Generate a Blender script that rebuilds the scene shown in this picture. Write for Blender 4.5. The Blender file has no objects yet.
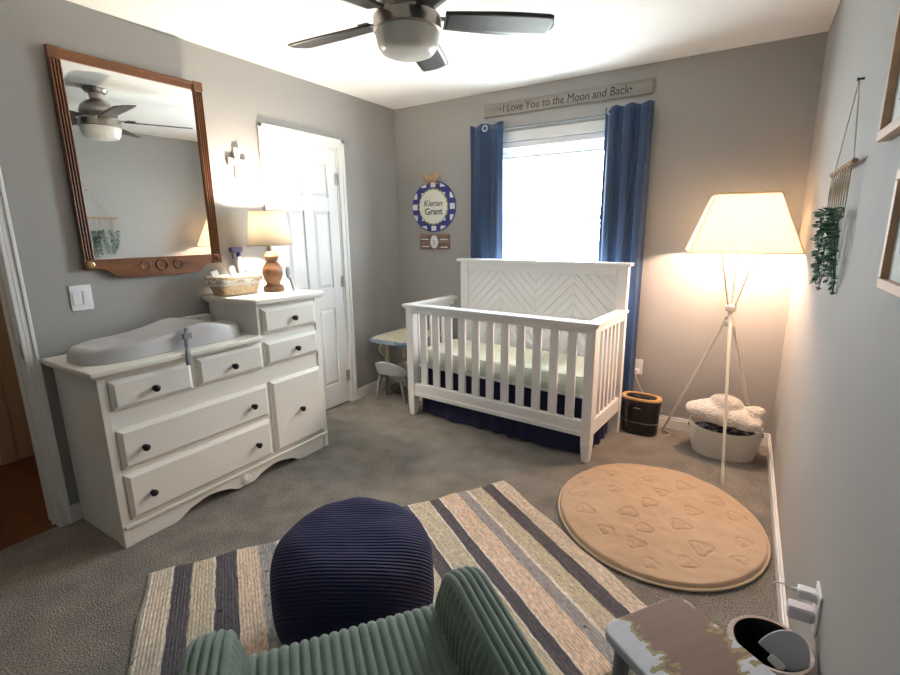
import bpy, bmesh, math, random
from math import sin, cos, pi, radians, sqrt, atan2
from mathutils import Vector, Matrix, noise
random.seed(7)
S = bpy.context.scene
COL = S.collection
ROOM_W, ROOM_H, ROOM_BACK = 2.993, 2.44, -5.0

# ------------------------------------------------------------------ materials
def new_mat(name):
    m = bpy.data.materials.new(name); m.use_nodes = True
    nt = m.node_tree; nt.nodes.clear()
    out = nt.nodes.new('ShaderNodeOutputMaterial')
    return m, nt, out

def mat(name, col, rough=.6, col2=None, cscale=8, detail=4, bump=0, bscale=60, metal=0, bdist=.004, sheen=0, coat=0, spec=.5,
        stretch=None, contrast=(.35, .65), bdetail=3):
    m, nt, out = new_mat(name)
    N = nt.nodes.new; L = nt.links.new
    p = N('ShaderNodeBsdfPrincipled')
    p.inputs['Base Color'].default_value = (*col, 1)
    p.inputs['Roughness'].default_value = rough
    p.inputs['Metallic'].default_value = metal
    p.inputs['Specular IOR Level'].default_value = spec
    if sheen: p.inputs['Sheen Weight'].default_value = sheen
    if coat: p.inputs['Coat Weight'].default_value = coat
    L(p.outputs[0], out.inputs[0])
    tc = N('ShaderNodeTexCoord'); vec = tc.outputs['Object']
    if stretch:
        mp = N('ShaderNodeMapping'); mp.inputs['Scale'].default_value = stretch
        L(vec, mp.inputs[0]); vec = mp.outputs[0]
    if col2:
        n = N('ShaderNodeTexNoise'); n.inputs['Scale'].default_value = cscale; n.inputs['Detail'].default_value = detail
        L(vec, n.inputs['Vector'])
        r = N('ShaderNodeValToRGB')
        r.color_ramp.elements[0].position = contrast[0]; r.color_ramp.elements[0].color = (*col, 1)
        r.color_ramp.elements[1].position = contrast[1]; r.color_ramp.elements[1].color = (*col2, 1)
        L(n.outputs['Fac'], r.inputs[0]); L(r.outputs[0], p.inputs['Base Color'])
    if bump:
        n2 = N('ShaderNodeTexNoise'); n2.inputs['Scale'].default_value = bscale; n2.inputs['Detail'].default_value = bdetail
        L(vec, n2.inputs['Vector'])
        b = N('ShaderNodeBump'); b.inputs['Strength'].default_value = bump; b.inputs['Distance'].default_value = bdist
        L(n2.outputs['Fac'], b.inputs['Height']); L(b.outputs[0], p.inputs['Normal'])
    return m

def mat_wood(name, c1, c2, axis='Y', scale=18, rough=.45, dist=6):
    m, nt, out = new_mat(name); N = nt.nodes.new; L = nt.links.new
    p = N('ShaderNodeBsdfPrincipled'); p.inputs['Roughness'].default_value = rough; L(p.outputs[0], out.inputs[0])
    tc = N('ShaderNodeTexCoord'); mp = N('ShaderNodeMapping')
    mp.inputs['Scale'].default_value = {'X': (.12, 1, 1), 'Y': (1, .12, 1), 'Z': (1, 1, .12)}[axis]
    L(tc.outputs['Object'], mp.inputs[0])
    n = N('ShaderNodeTexNoise'); n.inputs['Scale'].default_value = scale; n.inputs['Detail'].default_value = dist
    L(mp.outputs[0], n.inputs['Vector'])
    r = N('ShaderNodeValToRGB'); r.color_ramp.elements[0].position = .3; r.color_ramp.elements[0].color = (*c1, 1)
    r.color_ramp.elements[1].position = .72; r.color_ramp.elements[1].color = (*c2, 1)
    L(n.outputs['Fac'], r.inputs[0]); L(r.outputs[0], p.inputs['Base Color'])
    b = N('ShaderNodeBump'); b.inputs['Strength'].default_value = .12; b.inputs['Distance'].default_value = .002
    L(n.outputs['Fac'], b.inputs['Height']); L(b.outputs[0], p.inputs['Normal'])
    return m

def mat_emit(name, col, strength):
    m, nt, out = new_mat(name)
    e = nt.nodes.new('ShaderNodeEmission'); e.inputs[0].default_value = (*col, 1); e.inputs[1].default_value = strength
    nt.links.new(e.outputs[0], out.inputs[0]); return m

def mat_shade(name, col, trans=.55):
    m, nt, out = new_mat(name); N = nt.nodes.new; L = nt.links.new
    d = N('ShaderNodeBsdfDiffuse'); d.inputs[0].default_value = (*col, 1)
    t = N('ShaderNodeBsdfTranslucent'); t.inputs[0].default_value = (*col, 1)
    mx = N('ShaderNodeMixShader'); mx.inputs[0].default_value = trans
    tc = N('ShaderNodeTexCoord'); n = N('ShaderNodeTexNoise'); n.inputs['Scale'].default_value = 140
    L(tc.outputs['Object'], n.inputs['Vector'])
    b = N('ShaderNodeBump'); b.inputs['Strength'].default_value = .1; b.inputs['Distance'].default_value = .001
    L(n.outputs['Fac'], b.inputs['Height']); L(b.outputs[0], d.inputs['Normal'])
    L(d.outputs[0], mx.inputs[1]); L(t.outputs[0], mx.inputs[2]); L(mx.outputs[0], out.inputs[0])
    return m

def mat_glass(name):
    m, nt, out = new_mat(name); N = nt.nodes.new; L = nt.links.new
    t = N('ShaderNodeBsdfTransparent'); t.inputs[0].default_value = (.97, .985, .98, 1)
    g = N('ShaderNodeBsdfGlossy'); g.inputs['Roughness'].default_value = .02
    mx = N('ShaderNodeMixShader'); mx.inputs[0].default_value = .06
    L(t.outputs[0], mx.inputs[1]); L(g.outputs[0], mx.inputs[2]); L(mx.outputs[0], out.inputs[0])
    return m

def mat_wave(name, c1, c2, pitch, direction, rough=.85, strength=.8, dist=.006, sheen=.3, wob=1.0):
    """cord fabric: straight ribs across `direction` (object space)"""
    m, nt, out = new_mat(name); N = nt.nodes.new; L = nt.links.new
    p = N('ShaderNodeBsdfPrincipled'); p.inputs['Roughness'].default_value = rough; p.inputs['Sheen Weight'].default_value = sheen
    p.inputs['Sheen Tint'].default_value = (*[min(1, c * 3 + .02) for c in c2], 1)
    L(p.outputs[0], out.inputs[0])
    tc = N('ShaderNodeTexCoord')
    n = N('ShaderNodeTexNoise'); n.inputs['Scale'].default_value = 5; L(tc.outputs['Object'], n.inputs['Vector'])
    dt = N('ShaderNodeVectorMath'); dt.operation = 'DOT_PRODUCT'; dt.inputs[1].default_value = direction
    L(tc.outputs['Object'], dt.inputs[0])
    ma = N('ShaderNodeMath'); ma.operation = 'MULTIPLY_ADD'; ma.inputs[1].default_value = pitch * wob
    L(n.outputs['Fac'], ma.inputs[0]); L(dt.outputs['Value'], ma.inputs[2])
    mu = N('ShaderNodeMath'); mu.operation = 'MULTIPLY'; mu.inputs[1].default_value = pi / pitch; L(ma.outputs[0], mu.inputs[0])
    si = N('ShaderNodeMath'); si.operation = 'SINE'; L(mu.outputs[0], si.inputs[0])
    ab = N('ShaderNodeMath'); ab.operation = 'ABSOLUTE'; L(si.outputs[0], ab.inputs[0])
    r = N('ShaderNodeValToRGB'); r.color_ramp.elements[0].color = (*c1, 1); r.color_ramp.elements[1].color = (*c2, 1)
    r.color_ramp.elements[1].position = .6
    L(ab.outputs[0], r.inputs[0]); L(r.outputs[0], p.inputs['Base Color'])
    b = N('ShaderNodeBump'); b.inputs['Strength'].default_value = strength; b.inputs['Distance'].default_value = dist
    L(ab.outputs[0], b.inputs['Height']); L(b.outputs[0], p.inputs['Normal'])
    return m

def mat_carpet(name):
    m, nt, out = new_mat(name); N = nt.nodes.new; L = nt.links.new
    p = N('ShaderNodeBsdfPrincipled'); p.inputs['Roughness'].default_value = .95; p.inputs['Specular IOR Level'].default_value = .1
    L(p.outputs[0], out.inputs[0])
    tc = N('ShaderNodeTexCoord')
    n1 = N('ShaderNodeTexNoise'); n1.inputs['Scale'].default_value = 170; n1.inputs['Detail'].default_value = 3
    n2 = N('ShaderNodeTexNoise'); n2.inputs['Scale'].default_value = 7; n2.inputs['Detail'].default_value = 5
    for n in (n1, n2): L(tc.outputs['Object'], n.inputs['Vector'])
    r1 = N('ShaderNodeValToRGB'); r1.color_ramp.elements[0].position = .32; r1.color_ramp.elements[1].position = .68
    r1.color_ramp.elements[0].color = (.125, .115, .103, 1); r1.color_ramp.elements[1].color = (.43, .405, .37, 1)
    r2 = N('ShaderNodeValToRGB'); r2.color_ramp.elements[0].position = .35; r2.color_ramp.elements[1].position = .7
    r2.color_ramp.elements[0].color = (.80, .80, .80, 1); r2.color_ramp.elements[1].color = (1.12, 1.11, 1.1, 1)
    L(n1.outputs['Fac'], r1.inputs[0]); L(n2.outputs['Fac'], r2.inputs[0])
    mx = N('ShaderNodeMix'); mx.data_type = 'RGBA'; mx.blend_type = 'MULTIPLY'; mx.inputs[0].default_value = 1
    L(r1.outputs[0], mx.inputs[6]); L(r2.outputs[0], mx.inputs[7]); L(mx.outputs[2], p.inputs['Base Color'])
    b = N('ShaderNodeBump'); b.inputs['Strength'].default_value = .9; b.inputs['Distance'].default_value = .012
    L(n1.outputs['Fac'], b.inputs['Height']); L(b.outputs[0], p.inputs['Normal'])
    return m

def mat_stripes(name, stops, length):
    """rag rug: bands along object X, woven ribs and dark flecks"""
    m, nt, out = new_mat(name); N = nt.nodes.new; L = nt.links.new
    p = N('ShaderNodeBsdfPrincipled'); p.inputs['Roughness'].default_value = .95; p.inputs['Specular IOR Level'].default_value = .1
    L(p.outputs[0], out.inputs[0])
    tc = N('ShaderNodeTexCoord'); sx = N('ShaderNodeSeparateXYZ'); L(tc.outputs['Object'], sx.inputs[0])
    nw = N('ShaderNodeTexNoise'); nw.inputs['Scale'].default_value = 14; L(tc.outputs['Object'], nw.inputs['Vector'])
    ma = N('ShaderNodeMath'); ma.operation = 'MULTIPLY_ADD'; ma.inputs[1].default_value = .012
    L(nw.outputs['Fac'], ma.inputs[0]); L(sx.outputs['X'], ma.inputs[2])
    dv = N('ShaderNodeMath'); dv.operation = 'MULTIPLY_ADD'; dv.inputs[1].default_value = 1 / length; dv.inputs[2].default_value = -.006 / length
    L(ma.outputs[0], dv.inputs[0])
    r = N('ShaderNodeValToRGB'); cr = r.color_ramp; cr.interpolation = 'CONSTANT'
    cr.elements.remove(cr.elements[1]); cr.elements[0].position = 0; cr.elements[0].color = (*stops[0][1], 1)
    for s, c in stops[1:]:
        e = cr.elements.new(min(1, s / length)); e.color = (*c, 1)
    L(dv.outputs[0], r.inputs[0])
    # long thin rag flecks running with the bands
    mp = N('ShaderNodeMapping'); mp.inputs['Scale'].default_value = (60, 9, 1); L(tc.outputs['Object'], mp.inputs[0])
    n = N('ShaderNodeTexNoise'); n.inputs['Scale'].default_value = 1; n.inputs['Detail'].default_value = 3; L(mp.outputs[0], n.inputs['Vector'])
    fr = N('ShaderNodeValToRGB'); fr.color_ramp.elements[0].position = .3; fr.color_ramp.elements[0].color = (.78, .77, .76, 1)
    fr.color_ramp.elements[1].position = .6; fr.color_ramp.elements[1].color = (1.05, 1.05, 1.05, 1); L(n.outputs['Fac'], fr.inputs[0])
    mx = N('ShaderNodeMix'); mx.data_type = 'RGBA'; mx.blend_type = 'MULTIPLY'; mx.inputs[0].default_value = 1
    L(r.outputs[0], mx.inputs[6]); L(fr.outputs[0], mx.inputs[7])
    nf = N('ShaderNodeTexNoise'); nf.inputs['Scale'].default_value = 26; L(tc.outputs['Object'], nf.inputs['Vector'])
    ff = N('ShaderNodeValToRGB'); ff.color_ramp.elements[0].position = .24; ff.color_ramp.elements[0].color = (.35, .33, .32, 1)
    ff.color_ramp.elements[1].position = .30; ff.color_ramp.elements[1].color = (1, 1, 1, 1); L(nf.outputs['Fac'], ff.inputs[0])
    mx2 = N('ShaderNodeMix'); mx2.data_type = 'RGBA'; mx2.blend_type = 'MULTIPLY'; mx2.inputs[0].default_value = 1
    L(mx.outputs[2], mx2.inputs[6]); L(ff.outputs[0], mx2.inputs[7])
    npt = N('ShaderNodeTexNoise'); npt.inputs['Scale'].default_value = 1; npt.inputs['Detail'].default_value = 4
    mp3 = N('ShaderNodeMapping'); mp3.inputs['Scale'].default_value = (150, 45, 1); L(tc.outputs['Object'], mp3.inputs[0]); L(mp3.outputs[0], npt.inputs['Vector'])
    wr = N('ShaderNodeValToRGB'); wr.color_ramp.elements[0].position = .3; wr.color_ramp.elements[0].color = (.72, .71, .72, 1)
    wr.color_ramp.elements[1].position = .72; wr.color_ramp.elements[1].color = (1.45, 1.42, 1.42, 1); L(npt.outputs['Fac'], wr.inputs[0])
    mx3 = N('ShaderNodeMix'); mx3.data_type = 'RGBA'; mx3.blend_type = 'MULTIPLY'; mx3.inputs[0].default_value = 1
    L(mx2.outputs[2], mx3.inputs[6]); L(wr.outputs[0], mx3.inputs[7]); L(mx3.outputs[2], p.inputs['Base Color'])
    w = N('ShaderNodeTexWave'); w.bands_direction = 'X'; w.inputs['Scale'].default_value = 26; w.inputs['Distortion'].default_value = .6
    w2 = N('ShaderNodeTexWave'); w2.bands_direction = 'Y'; w2.inputs['Scale'].default_value = 34
    for q in (w, w2): L(tc.outputs['Object'], q.inputs['Vector'])
    ad = N('ShaderNodeMath'); ad.operation = 'MULTIPLY_ADD'; ad.inputs[1].default_value = .5
    L(w2.outputs['Fac'], ad.inputs[0]); L(w.outputs['Fac'], ad.inputs[2])
    b = N('ShaderNodeBump'); b.inputs['Strength'].default_value = .4; b.inputs['Distance'].default_value = .003
    L(ad.outputs[0], b.inputs['Height']); L(b.outputs[0], p.inputs['Normal'])
    return m

M = {}
M['wall'] = mat('greige wall paint', (.350, .346, .336), .75, (.365, .361, .350), 1.2, 2, .06, 240, bdist=.002)
M['ceiling'] = mat('ceiling paint', (.84, .84, .83), .9, None, bump=.25, bscale=110, bdist=.003)
M['trim'] = mat('white trim paint', (.80, .80, .79), .4, None, bump=.03, bscale=30)
M['door'] = mat('white door paint', (.80, .81, .82), .42, None, bump=.05, bscale=50)
M['carpet'] = mat_carpet('grey carpet')
M['hallfloor'] = mat_wood('red brown wood floor', (.085, .024, .009), (.17, .055, .02), 'X', 9, .4)
M['halldoor'] = mat_wood('tan wood', (.50, .33, .20), (.60, .42, .27), 'Z', 10, .5)
M['hallwall'] = mat('hall paint', (.36, .34, .30), .8, (.38, .36, .32), 1.5)
M['glass'] = mat_glass('window glass')
M['vinyl'] = mat('white vinyl', (.85, .86, .87), .35, None, bump=.02)
M['blind'] = mat_shade('white blind fabric', (.82, .83, .85), .35)
M['dresser'] = mat('cream white dresser paint', (.80, .785, .735), .42, (.775, .76, .71), 3, 3, .05, 60)
M['black_knob'] = mat('dark bronze knob', (.016, .014, .016), .3, (.03, .026, .026), 40, metal=.6)
M['crib'] = mat('white crib paint', (.83, .83, .84), .38, None, bump=.02, bscale=40)
M['pad'] = mat('grey foam pad', (.50, .50, .515), .55, (.47, .47, .49), 6, 2, .08, 90)
M['strap'] = mat('grey webbing', (.22, .22, .24), .7, (.28, .28, .30), 200, bump=.3, bscale=300)
M['walnut'] = mat_wood('walnut mirror frame', (.095, .036, .014), (.20, .085, .034), 'Z', 16, .38)
M['walnut_y'] = mat_wood('walnut mirror rail', (.105, .038, .015), (.215, .09, .036), 'Y', 16, .38)
M['mirror'] = mat('silvered glass', (.90, .92, .91), .0, metal=1.0)
M['brass'] = mat('aged brass', (.62, .45, .20), .3, metal=1)
M['navy_curtain'] = mat('navy curtain cloth', (.012, .038, .098), .7, (.016, .047, .118), 4, 3, .25, 500, sheen=.2, bdist=.001)
M['navy_skirt'] = mat('navy skirt cloth', (.010, .012, .05), .85, (.014, .016, .065), 5, 3, .2, 300, bdist=.002)
M['steel'] = mat('brushed steel', (.62, .61, .60), .28, (.55, .54, .53), 30, metal=1, stretch=(1, 1, 12))
M['nickel'] = mat('brushed nickel', (.42, .39, .36), .3, (.36, .335, .31), 30, metal=1, stretch=(1, 1, 12))
M['rod'] = mat('grey curtain rod', (.20, .22, .24), .5)
M['sheet'] = mat('pale sage sheet', (.62, .67, .56), .85, (.66, .71, .61), 10, 4, .2, 60)
M['sign_wood'] = mat_wood('weathered grey board', (.22, .205, .185), (.33, .31, .28), 'X', 22, .8)
M['ink'] = mat('dark ink', (.03, .027, .027), .7)
M['ink2'] = mat('soft black ink', (.045, .04, .05), .7)
M['navy_paint'] = mat('navy sign paint', (.022, .030, .20), .5, (.028, .038, .24), 12)
M['white_paint'] = mat('white sign paint', (.82, .82, .86), .5)
M['cream_paint'] = mat('cream sign paint', (.84, .83, .76), .6)
M['olive_paint'] = mat('olive green paint', (.36, .38, .10), .6)
M['burlap'] = mat('burlap', (.36, .25, .14), .95, (.50, .37, .23), 90, bump=.6, bscale=220)
M['barn_wood'] = mat_wood('mixed barn wood', (.10, .045, .03), (.36, .25, .20), 'X', 40, .8)
M['lamp_white'] = mat('cream lamp metal', (.80, .76, .68), .4, None, bump=.02)
M['floor_shade'] = mat_shade('cream lamp shade', (.92, .88, .78), .75)
M['table_shade'] = mat_shade('linen lamp shade', (.92, .87, .77), .6)
M['diffuser'] = mat_shade('lamp shade diffuser', (.80, .72, .60), .22)
M['seam'] = mat('shade binding tape', (.66, .54, .36), .8)
M['bulb'] = mat_emit('warm bulb', (1, .665, .475), 1000)
M['bulb2'] = mat_emit('warm white bulb', (1, .84, .66), 1000)
M['bowl_glass'] = mat('frosted bowl', (.72, .73, .70), .3, None, spec=.5)
M['blade'] = mat_wood('dark grey blade', (.028, .026, .026), (.055, .05, .05), 'X', 20, .4)
M['humid_black'] = mat('glossy black plastic', (.010, .009, .010), .22)
M['humid_wood'] = mat_wood('honey wood rim', (.45, .26, .09), (.58, .36, .15), 'X', 16, .45)
M['grey_line'] = mat('grey plastic line', (.28, .27, .26), .4)
M['fabric_bin'] = mat('off white cotton rope', (.70, .66, .60), .9, (.76, .72, .66), 60, bump=.5, bscale=160)
M['sherpa'] = mat('cream sherpa', (.72, .66, .60), 1, (.84, .79, .73), 40, 4, 1, 85, bdist=.014, sheen=.3)
M['pattern_cloth'] = mat('navy patterned cloth', (.015, .017, .03), .9, (.30, .31, .36), 45, contrast=(.5, .62))
M['play_mat'] = mat('sand plush mat', (.49, .355, .24), .95, (.53, .39, .265), 9, 3, .35, 120, sheen=.25)
M['mat_edge'] = mat('mat binding', (.62, .50, .37), .9)
M['pouf'] = mat_wave('navy cord', (.002, .0025, .016), (.006, .008, .062), .0145, (-.527, .85, .9), strength=.8, dist=.007, sheen=.12)
M['sage'] = mat('sage corduroy', (.095, .150, .122), .85, (.118, .176, .145), 14, 4, .25, 400, sheen=.45)
M['sage_dark'] = mat('sage backing cloth', (.11, .175, .145), .9, (.13, .2, .165), 20)
M['oak'] = mat_wood('brown chair leg', (.16, .09, .05), (.26, .16, .09), 'Z', 18)
M['cream_wood'] = mat('cream painted wood', (.78, .71, .55), .5, (.74, .67, .52), 6)
M['blue_edge'] = mat('blue painted edge', (.17, .25, .37), .6, (.40, .47, .55), 24, contrast=(.45, .6))
M['cream_print'] = mat('cream floral print', (.76, .72, .58), .8, (.66, .58, .28), 26, contrast=(.5, .68))
M['grey_plastic'] = mat('light grey plastic', (.42, .43, .45), .45, None, bump=.03)
M['grey_leg'] = mat('mid grey plastic', (.24, .25, .27), .5)
M['ceramic'] = mat('white ceramic', (.82, .80, .76), .25, coat=.3)
M['plate'] = mat('white switch plastic', (.84, .84, .86), .35)
M['plug'] = mat('lilac white charger', (.72, .70, .76), .35)
M['cable'] = mat('white cable', (.75, .72, .70), .5)
M['wicker'] = mat('honey wicker', (.52, .36, .20), .7, (.70, .54, .34), 50)
M['liner'] = mat('white liner cloth', (.80, .79, .76), .9, None, bump=.3, bscale=60)
M['lamp_wood'] = mat_wood('turned lamp wood', (.17, .075, .035), (.30, .15, .07), 'Z', 14)
M['bottle'] = mat('white bottle', (.78, .77, .80), .35)
M['violet'] = mat('violet trigger plastic', (.045, .03, .16), .35)
M['brush'] = mat('grey brush', (.30, .31, .36), .6)
M['print_white'] = mat('white dotted pouch', (.80, .80, .78), .7, (.10, .10, .10), 55, contrast=(.62, .66))
M['cross'] = mat('pale limed wood', (.70, .62, .54), .7, (.62, .53, .45), 18)
M['twine'] = mat('jute twine', (.52, .40, .26), .95, (.60, .48, .33), 150)
M['driftwood'] = mat_wood('brown dowel', (.33, .20, .10), (.48, .32, .18), 'Y', 20, .7)
M['leaf'] = mat('eucalyptus green', (.030, .11, .055), .6, (.075, .19, .12), 30)
M['leaf2'] = mat('pale eucalyptus green', (.10, .20, .15), .6, (.06, .16, .10), 30)
M['frame_tan'] = mat_wood('tan frame wood', (.44, .28, .17), (.58, .40, .26), 'Y', 18)
M['mat_board'] = mat('mat board', (.72, .74, .72), .8)
M['art'] = mat('muted abstract print', (.50, .48, .50), .6, (.32, .32, .38), 7, contrast=(.4, .6))
M['chippy'] = None
M['black'] = mat('black liner plastic', (.008, .008, .009), .35, None, bump=.3, bscale=30)
M['bin_rim'] = mat('blush grey bin', (.62, .50, .46), .4)
M['lid_grey'] = mat('blue grey lid', (.42, .44, .50), .4)

def mat_chippy():
    m, nt, out = new_mat('chipped paint over wood'); N = nt.nodes.new; L = nt.links.new
    p = N('ShaderNodeBsdfPrincipled'); p.inputs['Roughness'].default_value = .6; L(p.outputs[0], out.inputs[0])
    tc = N('ShaderNodeTexCoord')
    mp = N('ShaderNodeMapping'); mp.inputs['Scale'].default_value = (1, .5, 1); L(tc.outputs['Object'], mp.inputs[0])
    n = N('ShaderNodeTexNoise'); n.inputs['Scale'].default_value = 9; n.inputs['Detail'].default_value = 5; n.inputs['Roughness'].default_value = .55
    L(mp.outputs[0], n.inputs['Vector'])
    sx = N('ShaderNodeSeparateXYZ'); L(tc.outputs['Object'], sx.inputs[0])
    # paint survives along both long sides, bare wood in the middle
    yo = N('ShaderNodeMath'); yo.operation = 'ADD'; yo.inputs[1].default_value = -.040; L(sx.outputs['Y'], yo.inputs[0])
    ay = N('ShaderNodeMath'); ay.operation = 'ABSOLUTE'; L(yo.outputs[0], ay.inputs[0])
    a2 = N('ShaderNodeMath'); a2.operation = 'MULTIPLY_ADD'; a2.inputs[1].default_value = -2.1; L(ay.outputs[0], a2.inputs[0]); L(n.outputs['Fac'], a2.inputs[2])
    r = N('ShaderNodeValToRGB'); r.color_ramp.interpolation = 'CONSTANT'
    r.color_ramp.elements[0].position = 0; r.color_ramp.elements[0].color = (.56, .60, .68, 1)
    r.color_ramp.elements[1].position = .295; r.color_ramp.elements[1].color = (.30, .25, .12, 1)
    e = r.color_ramp.elements.new(.325); e.color = (.20, .125, .095, 1)
    L(a2.outputs[0], r.inputs[0])
    mp2 = N('ShaderNodeMapping'); mp2.inputs['Scale'].default_value = (60, 5, 1); L(tc.outputs['Object'], mp2.inputs[0])
    g = N('ShaderNodeTexNoise'); g.inputs['Scale'].default_value = 1; L(mp2.outputs[0], g.inputs['Vector'])
    gr = N('ShaderNodeValToRGB'); gr.color_ramp.elements[0].color = (.75, .75, .75, 1); gr.color_ramp.elements[1].color = (1.1, 1.1, 1.1, 1)
    L(g.outputs['Fac'], gr.inputs[0])
    mx = N('ShaderNodeMix'); mx.data_type = 'RGBA'; mx.blend_type = 'MULTIPLY'; mx.inputs[0].default_value = 1
    L(r.outputs[0], mx.inputs[6]); L(gr.outputs[0], mx.inputs[7]); L(mx.outputs[2], p.inputs['Base Color'])
    b = N('ShaderNodeBump'); b.inputs['Strength'].default_value = .4; b.inputs['Distance'].default_value = .002
    L(a2.outputs[0], b.inputs['Height']); L(b.outputs[0], p.inputs['Normal'])
    return m
M['chippy'] = mat_chippy()

# ------------------------------------------------------------------ mesh helpers
class MB:
    def __init__(s): s.bm = bmesh.new()
    def box(s, x0, x1, y0, y1, z0, z1, mtx=None):
        vs = [s.bm.verts.new((x, y, z)) for x in (x0, x1) for y in (y0, y1) for z in (z0, z1)]
        for f in ((0, 1, 3, 2), (4, 6, 7, 5), (0, 4, 5, 1), (2, 3, 7, 6), (0, 2, 6, 4), (1, 5, 7, 3)):
            s.bm.faces.new([vs[i] for i in f])
        if mtx:
            for v in vs: v.co = mtx @ v.co
        return vs
    def surf(s, nu, nv, fn, cu=False, cv=False):
        """grid of nu x nv points fn(i/(nu-1 or nu), ...)"""
        du = nu if cu else nu - 1; dv = nv if cv else nv - 1
        g = [[s.bm.verts.new(fn(i / du, j / dv)) for j in range(nv)] for i in range(nu)]
        for i in range(nu if cu else nu - 1):
            for j in range(nv if cv else nv - 1):
                i2 = (i + 1) % nu; j2 = (j + 1) % nv
                try: s.bm.faces.new((g[i][j], g[i2][j], g[i2][j2], g[i][j2]))
                except ValueError: pass
        return g
    def face(s, pts):
        try: s.bm.faces.new([s.bm.verts.new(p) for p in pts])
        except ValueError: pass
    def fill(s, verts):
        try: s.bm.faces.new(verts)
        except ValueError: pass
    def lathe(s, prof, n=24, c=(0, 0, 0), mtx=None, cap=True):
        mtx = mtx or Matrix.Translation(c)
        g = []
        for i in range(n):
            a = 2 * pi * i / n
            g.append([s.bm.verts.new(mtx @ Vector((r * cos(a), r * sin(a), z))) for r, z in prof])
        for i in range(n):
            k = (i + 1) % n
            for j in range(len(prof) - 1): s.bm.faces.new((g[i][j], g[k][j], g[k][j + 1], g[i][j + 1]))
        if cap:
            if prof[0][0] > 1e-5: s.fill([g[i][0] for i in reversed(range(n))])
            if prof[-1][0] > 1e-5: s.fill([g[i][-1] for i in range(n)])
        return g
    def tube(s, pts, r, n=8, closed=False):
        pts = [Vector(p) for p in pts]; N = len(pts)
        rs = r if isinstance(r, (list, tuple)) else [r] * N
        rings = []; up = None
        for i, p in enumerate(pts):
            if closed: t = pts[(i + 1) % N] - pts[i - 1]
            else: t = pts[min(i + 1, N - 1)] - pts[max(i - 1, 0)]
            t.normalize()
            if up is None:
                up = Vector((0, 0, 1)) if abs(t.z) < .9 else Vector((1, 0, 0))
            x = t.cross(up).normalized(); up = x.cross(t).normalized()
            rings.append([s.bm.verts.new(p + rs[i] * (cos(2 * pi * k / n) * x + sin(2 * pi * k / n) * up)) for k in range(n)])
        for i in range(N if closed else N - 1):
            a = rings[i]; b = rings[(i + 1) % N]
            for k in range(n): s.bm.faces.new((a[k], a[(k + 1) % n], b[(k + 1) % n], b[k]))
        if not closed:
            s.fill(list(reversed(rings[0]))); s.fill(rings[-1])
    def prism(s, poly, d0, d1, mtx=None):
        """poly in local XY, extruded along local Z from d0 to d1"""
        mtx = mtx or Matrix.Identity(4)
        a = [s.bm.verts.new(mtx @ Vector((x, y, d0))) for x, y in poly]
        b = [s.bm.verts.new(mtx @ Vector((x, y, d1))) for x, y in poly]
        n = len(poly)
        s.fill(list(reversed(a))); s.fill(b)
        for i in range(n): s.bm.faces.new((a[i], a[(i + 1) % n], b[(i + 1) % n], b[i]))
    def done(s, name, m, parent=None, smooth=35, bevel=0, seg=2, loc=None, rotz=None, sub=0, solid=0):
        bmesh.ops.recalc_face_normals(s.bm, faces=s.bm.faces[:])
        me = bpy.data.meshes.new(name); s.bm.to_mesh(me); s.bm.free()
        o = bpy.data.objects.new(name, me); COL.objects.link(o)
        me.materials.append(M[m] if isinstance(m, str) else m)
        if smooth:
            for p in me.polygons: p.use_smooth = True
            me.set_sharp_from_angle(angle=radians(smooth))
        if solid:
            so = o.modifiers.new('solid', 'SOLIDIFY'); so.thickness = solid; so.offset = 0
        if bevel:
            b = o.modifiers.new('bevel', 'BEVEL'); b.width = bevel; b.segments = seg; b.limit_method = 'ANGLE'; b.angle_limit = radians(40)
        if sub:
            q = o.modifiers.new('sub', 'SUBSURF'); q.levels = sub; q.render_levels = sub
        if parent: o.parent = parent
        if loc: o.location = loc
        if rotz is not None: o.rotation_euler.z = rotz
        return o

YZ = Matrix(((0, 0, 1, 0), (1, 0, 0, 0), (0, 1, 0, 0), (0, 0, 0, 1)))     # local xy -> world yz, depth along +x
XZ = Matrix(((1, 0, 0, 0), (0, 0, -1, 0), (0, 1, 0, 0), (0, 0, 0, 1)))    # local xy -> world xz, depth along -y
def axis_mtx(p, d):
    d = Vector(d).normalized(); return Matrix.Translation(p) @ d.to_track_quat('Z', 'Y').to_matrix().to_4x4()

def tag(o, label, cat, group=None):
    o['label'] = label; o['category'] = cat
    if group: o['group'] = group
    return o
def thing(name, label, cat, loc=(0, 0, 0), rotz=0, group=None):
    o = bpy.data.objects.new(name, None); COL.objects.link(o); o.empty_display_size = .1
    o.location = loc; o.rotation_euler.z = rotz
    return tag(o, label, cat, group)
def struct(o): o['kind'] = 'structure'; return o
def bx(name, m, x0, x1, y0, y1, z0, z1, parent=None, bevel=.003, **k):
    b = MB(); b.box(x0, x1, y0, y1, z0, z1); return b.done(name, m, parent, bevel=bevel, **k)
def rounded_rect(w, h, r, n=6, cx=0, cy=0):
    pts = []
    for qx, qy, a0 in ((1, 1, 0), (-1, 1, 90), (-1, -1, 180), (1, -1, 270)):
        for i in range(n + 1):
            a = radians(a0 + 90 * i / n)
            pts.append((cx + qx * (w / 2 - r) + r * cos(a), cy + qy * (h / 2 - r) + r * sin(a)))
    return pts
def ellipse(rx, ry, n=32, cx=0, cy=0): return [(cx + rx * cos(2 * pi * i / n), cy + ry * sin(2 * pi * i / n)) for i in range(n)]
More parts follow.
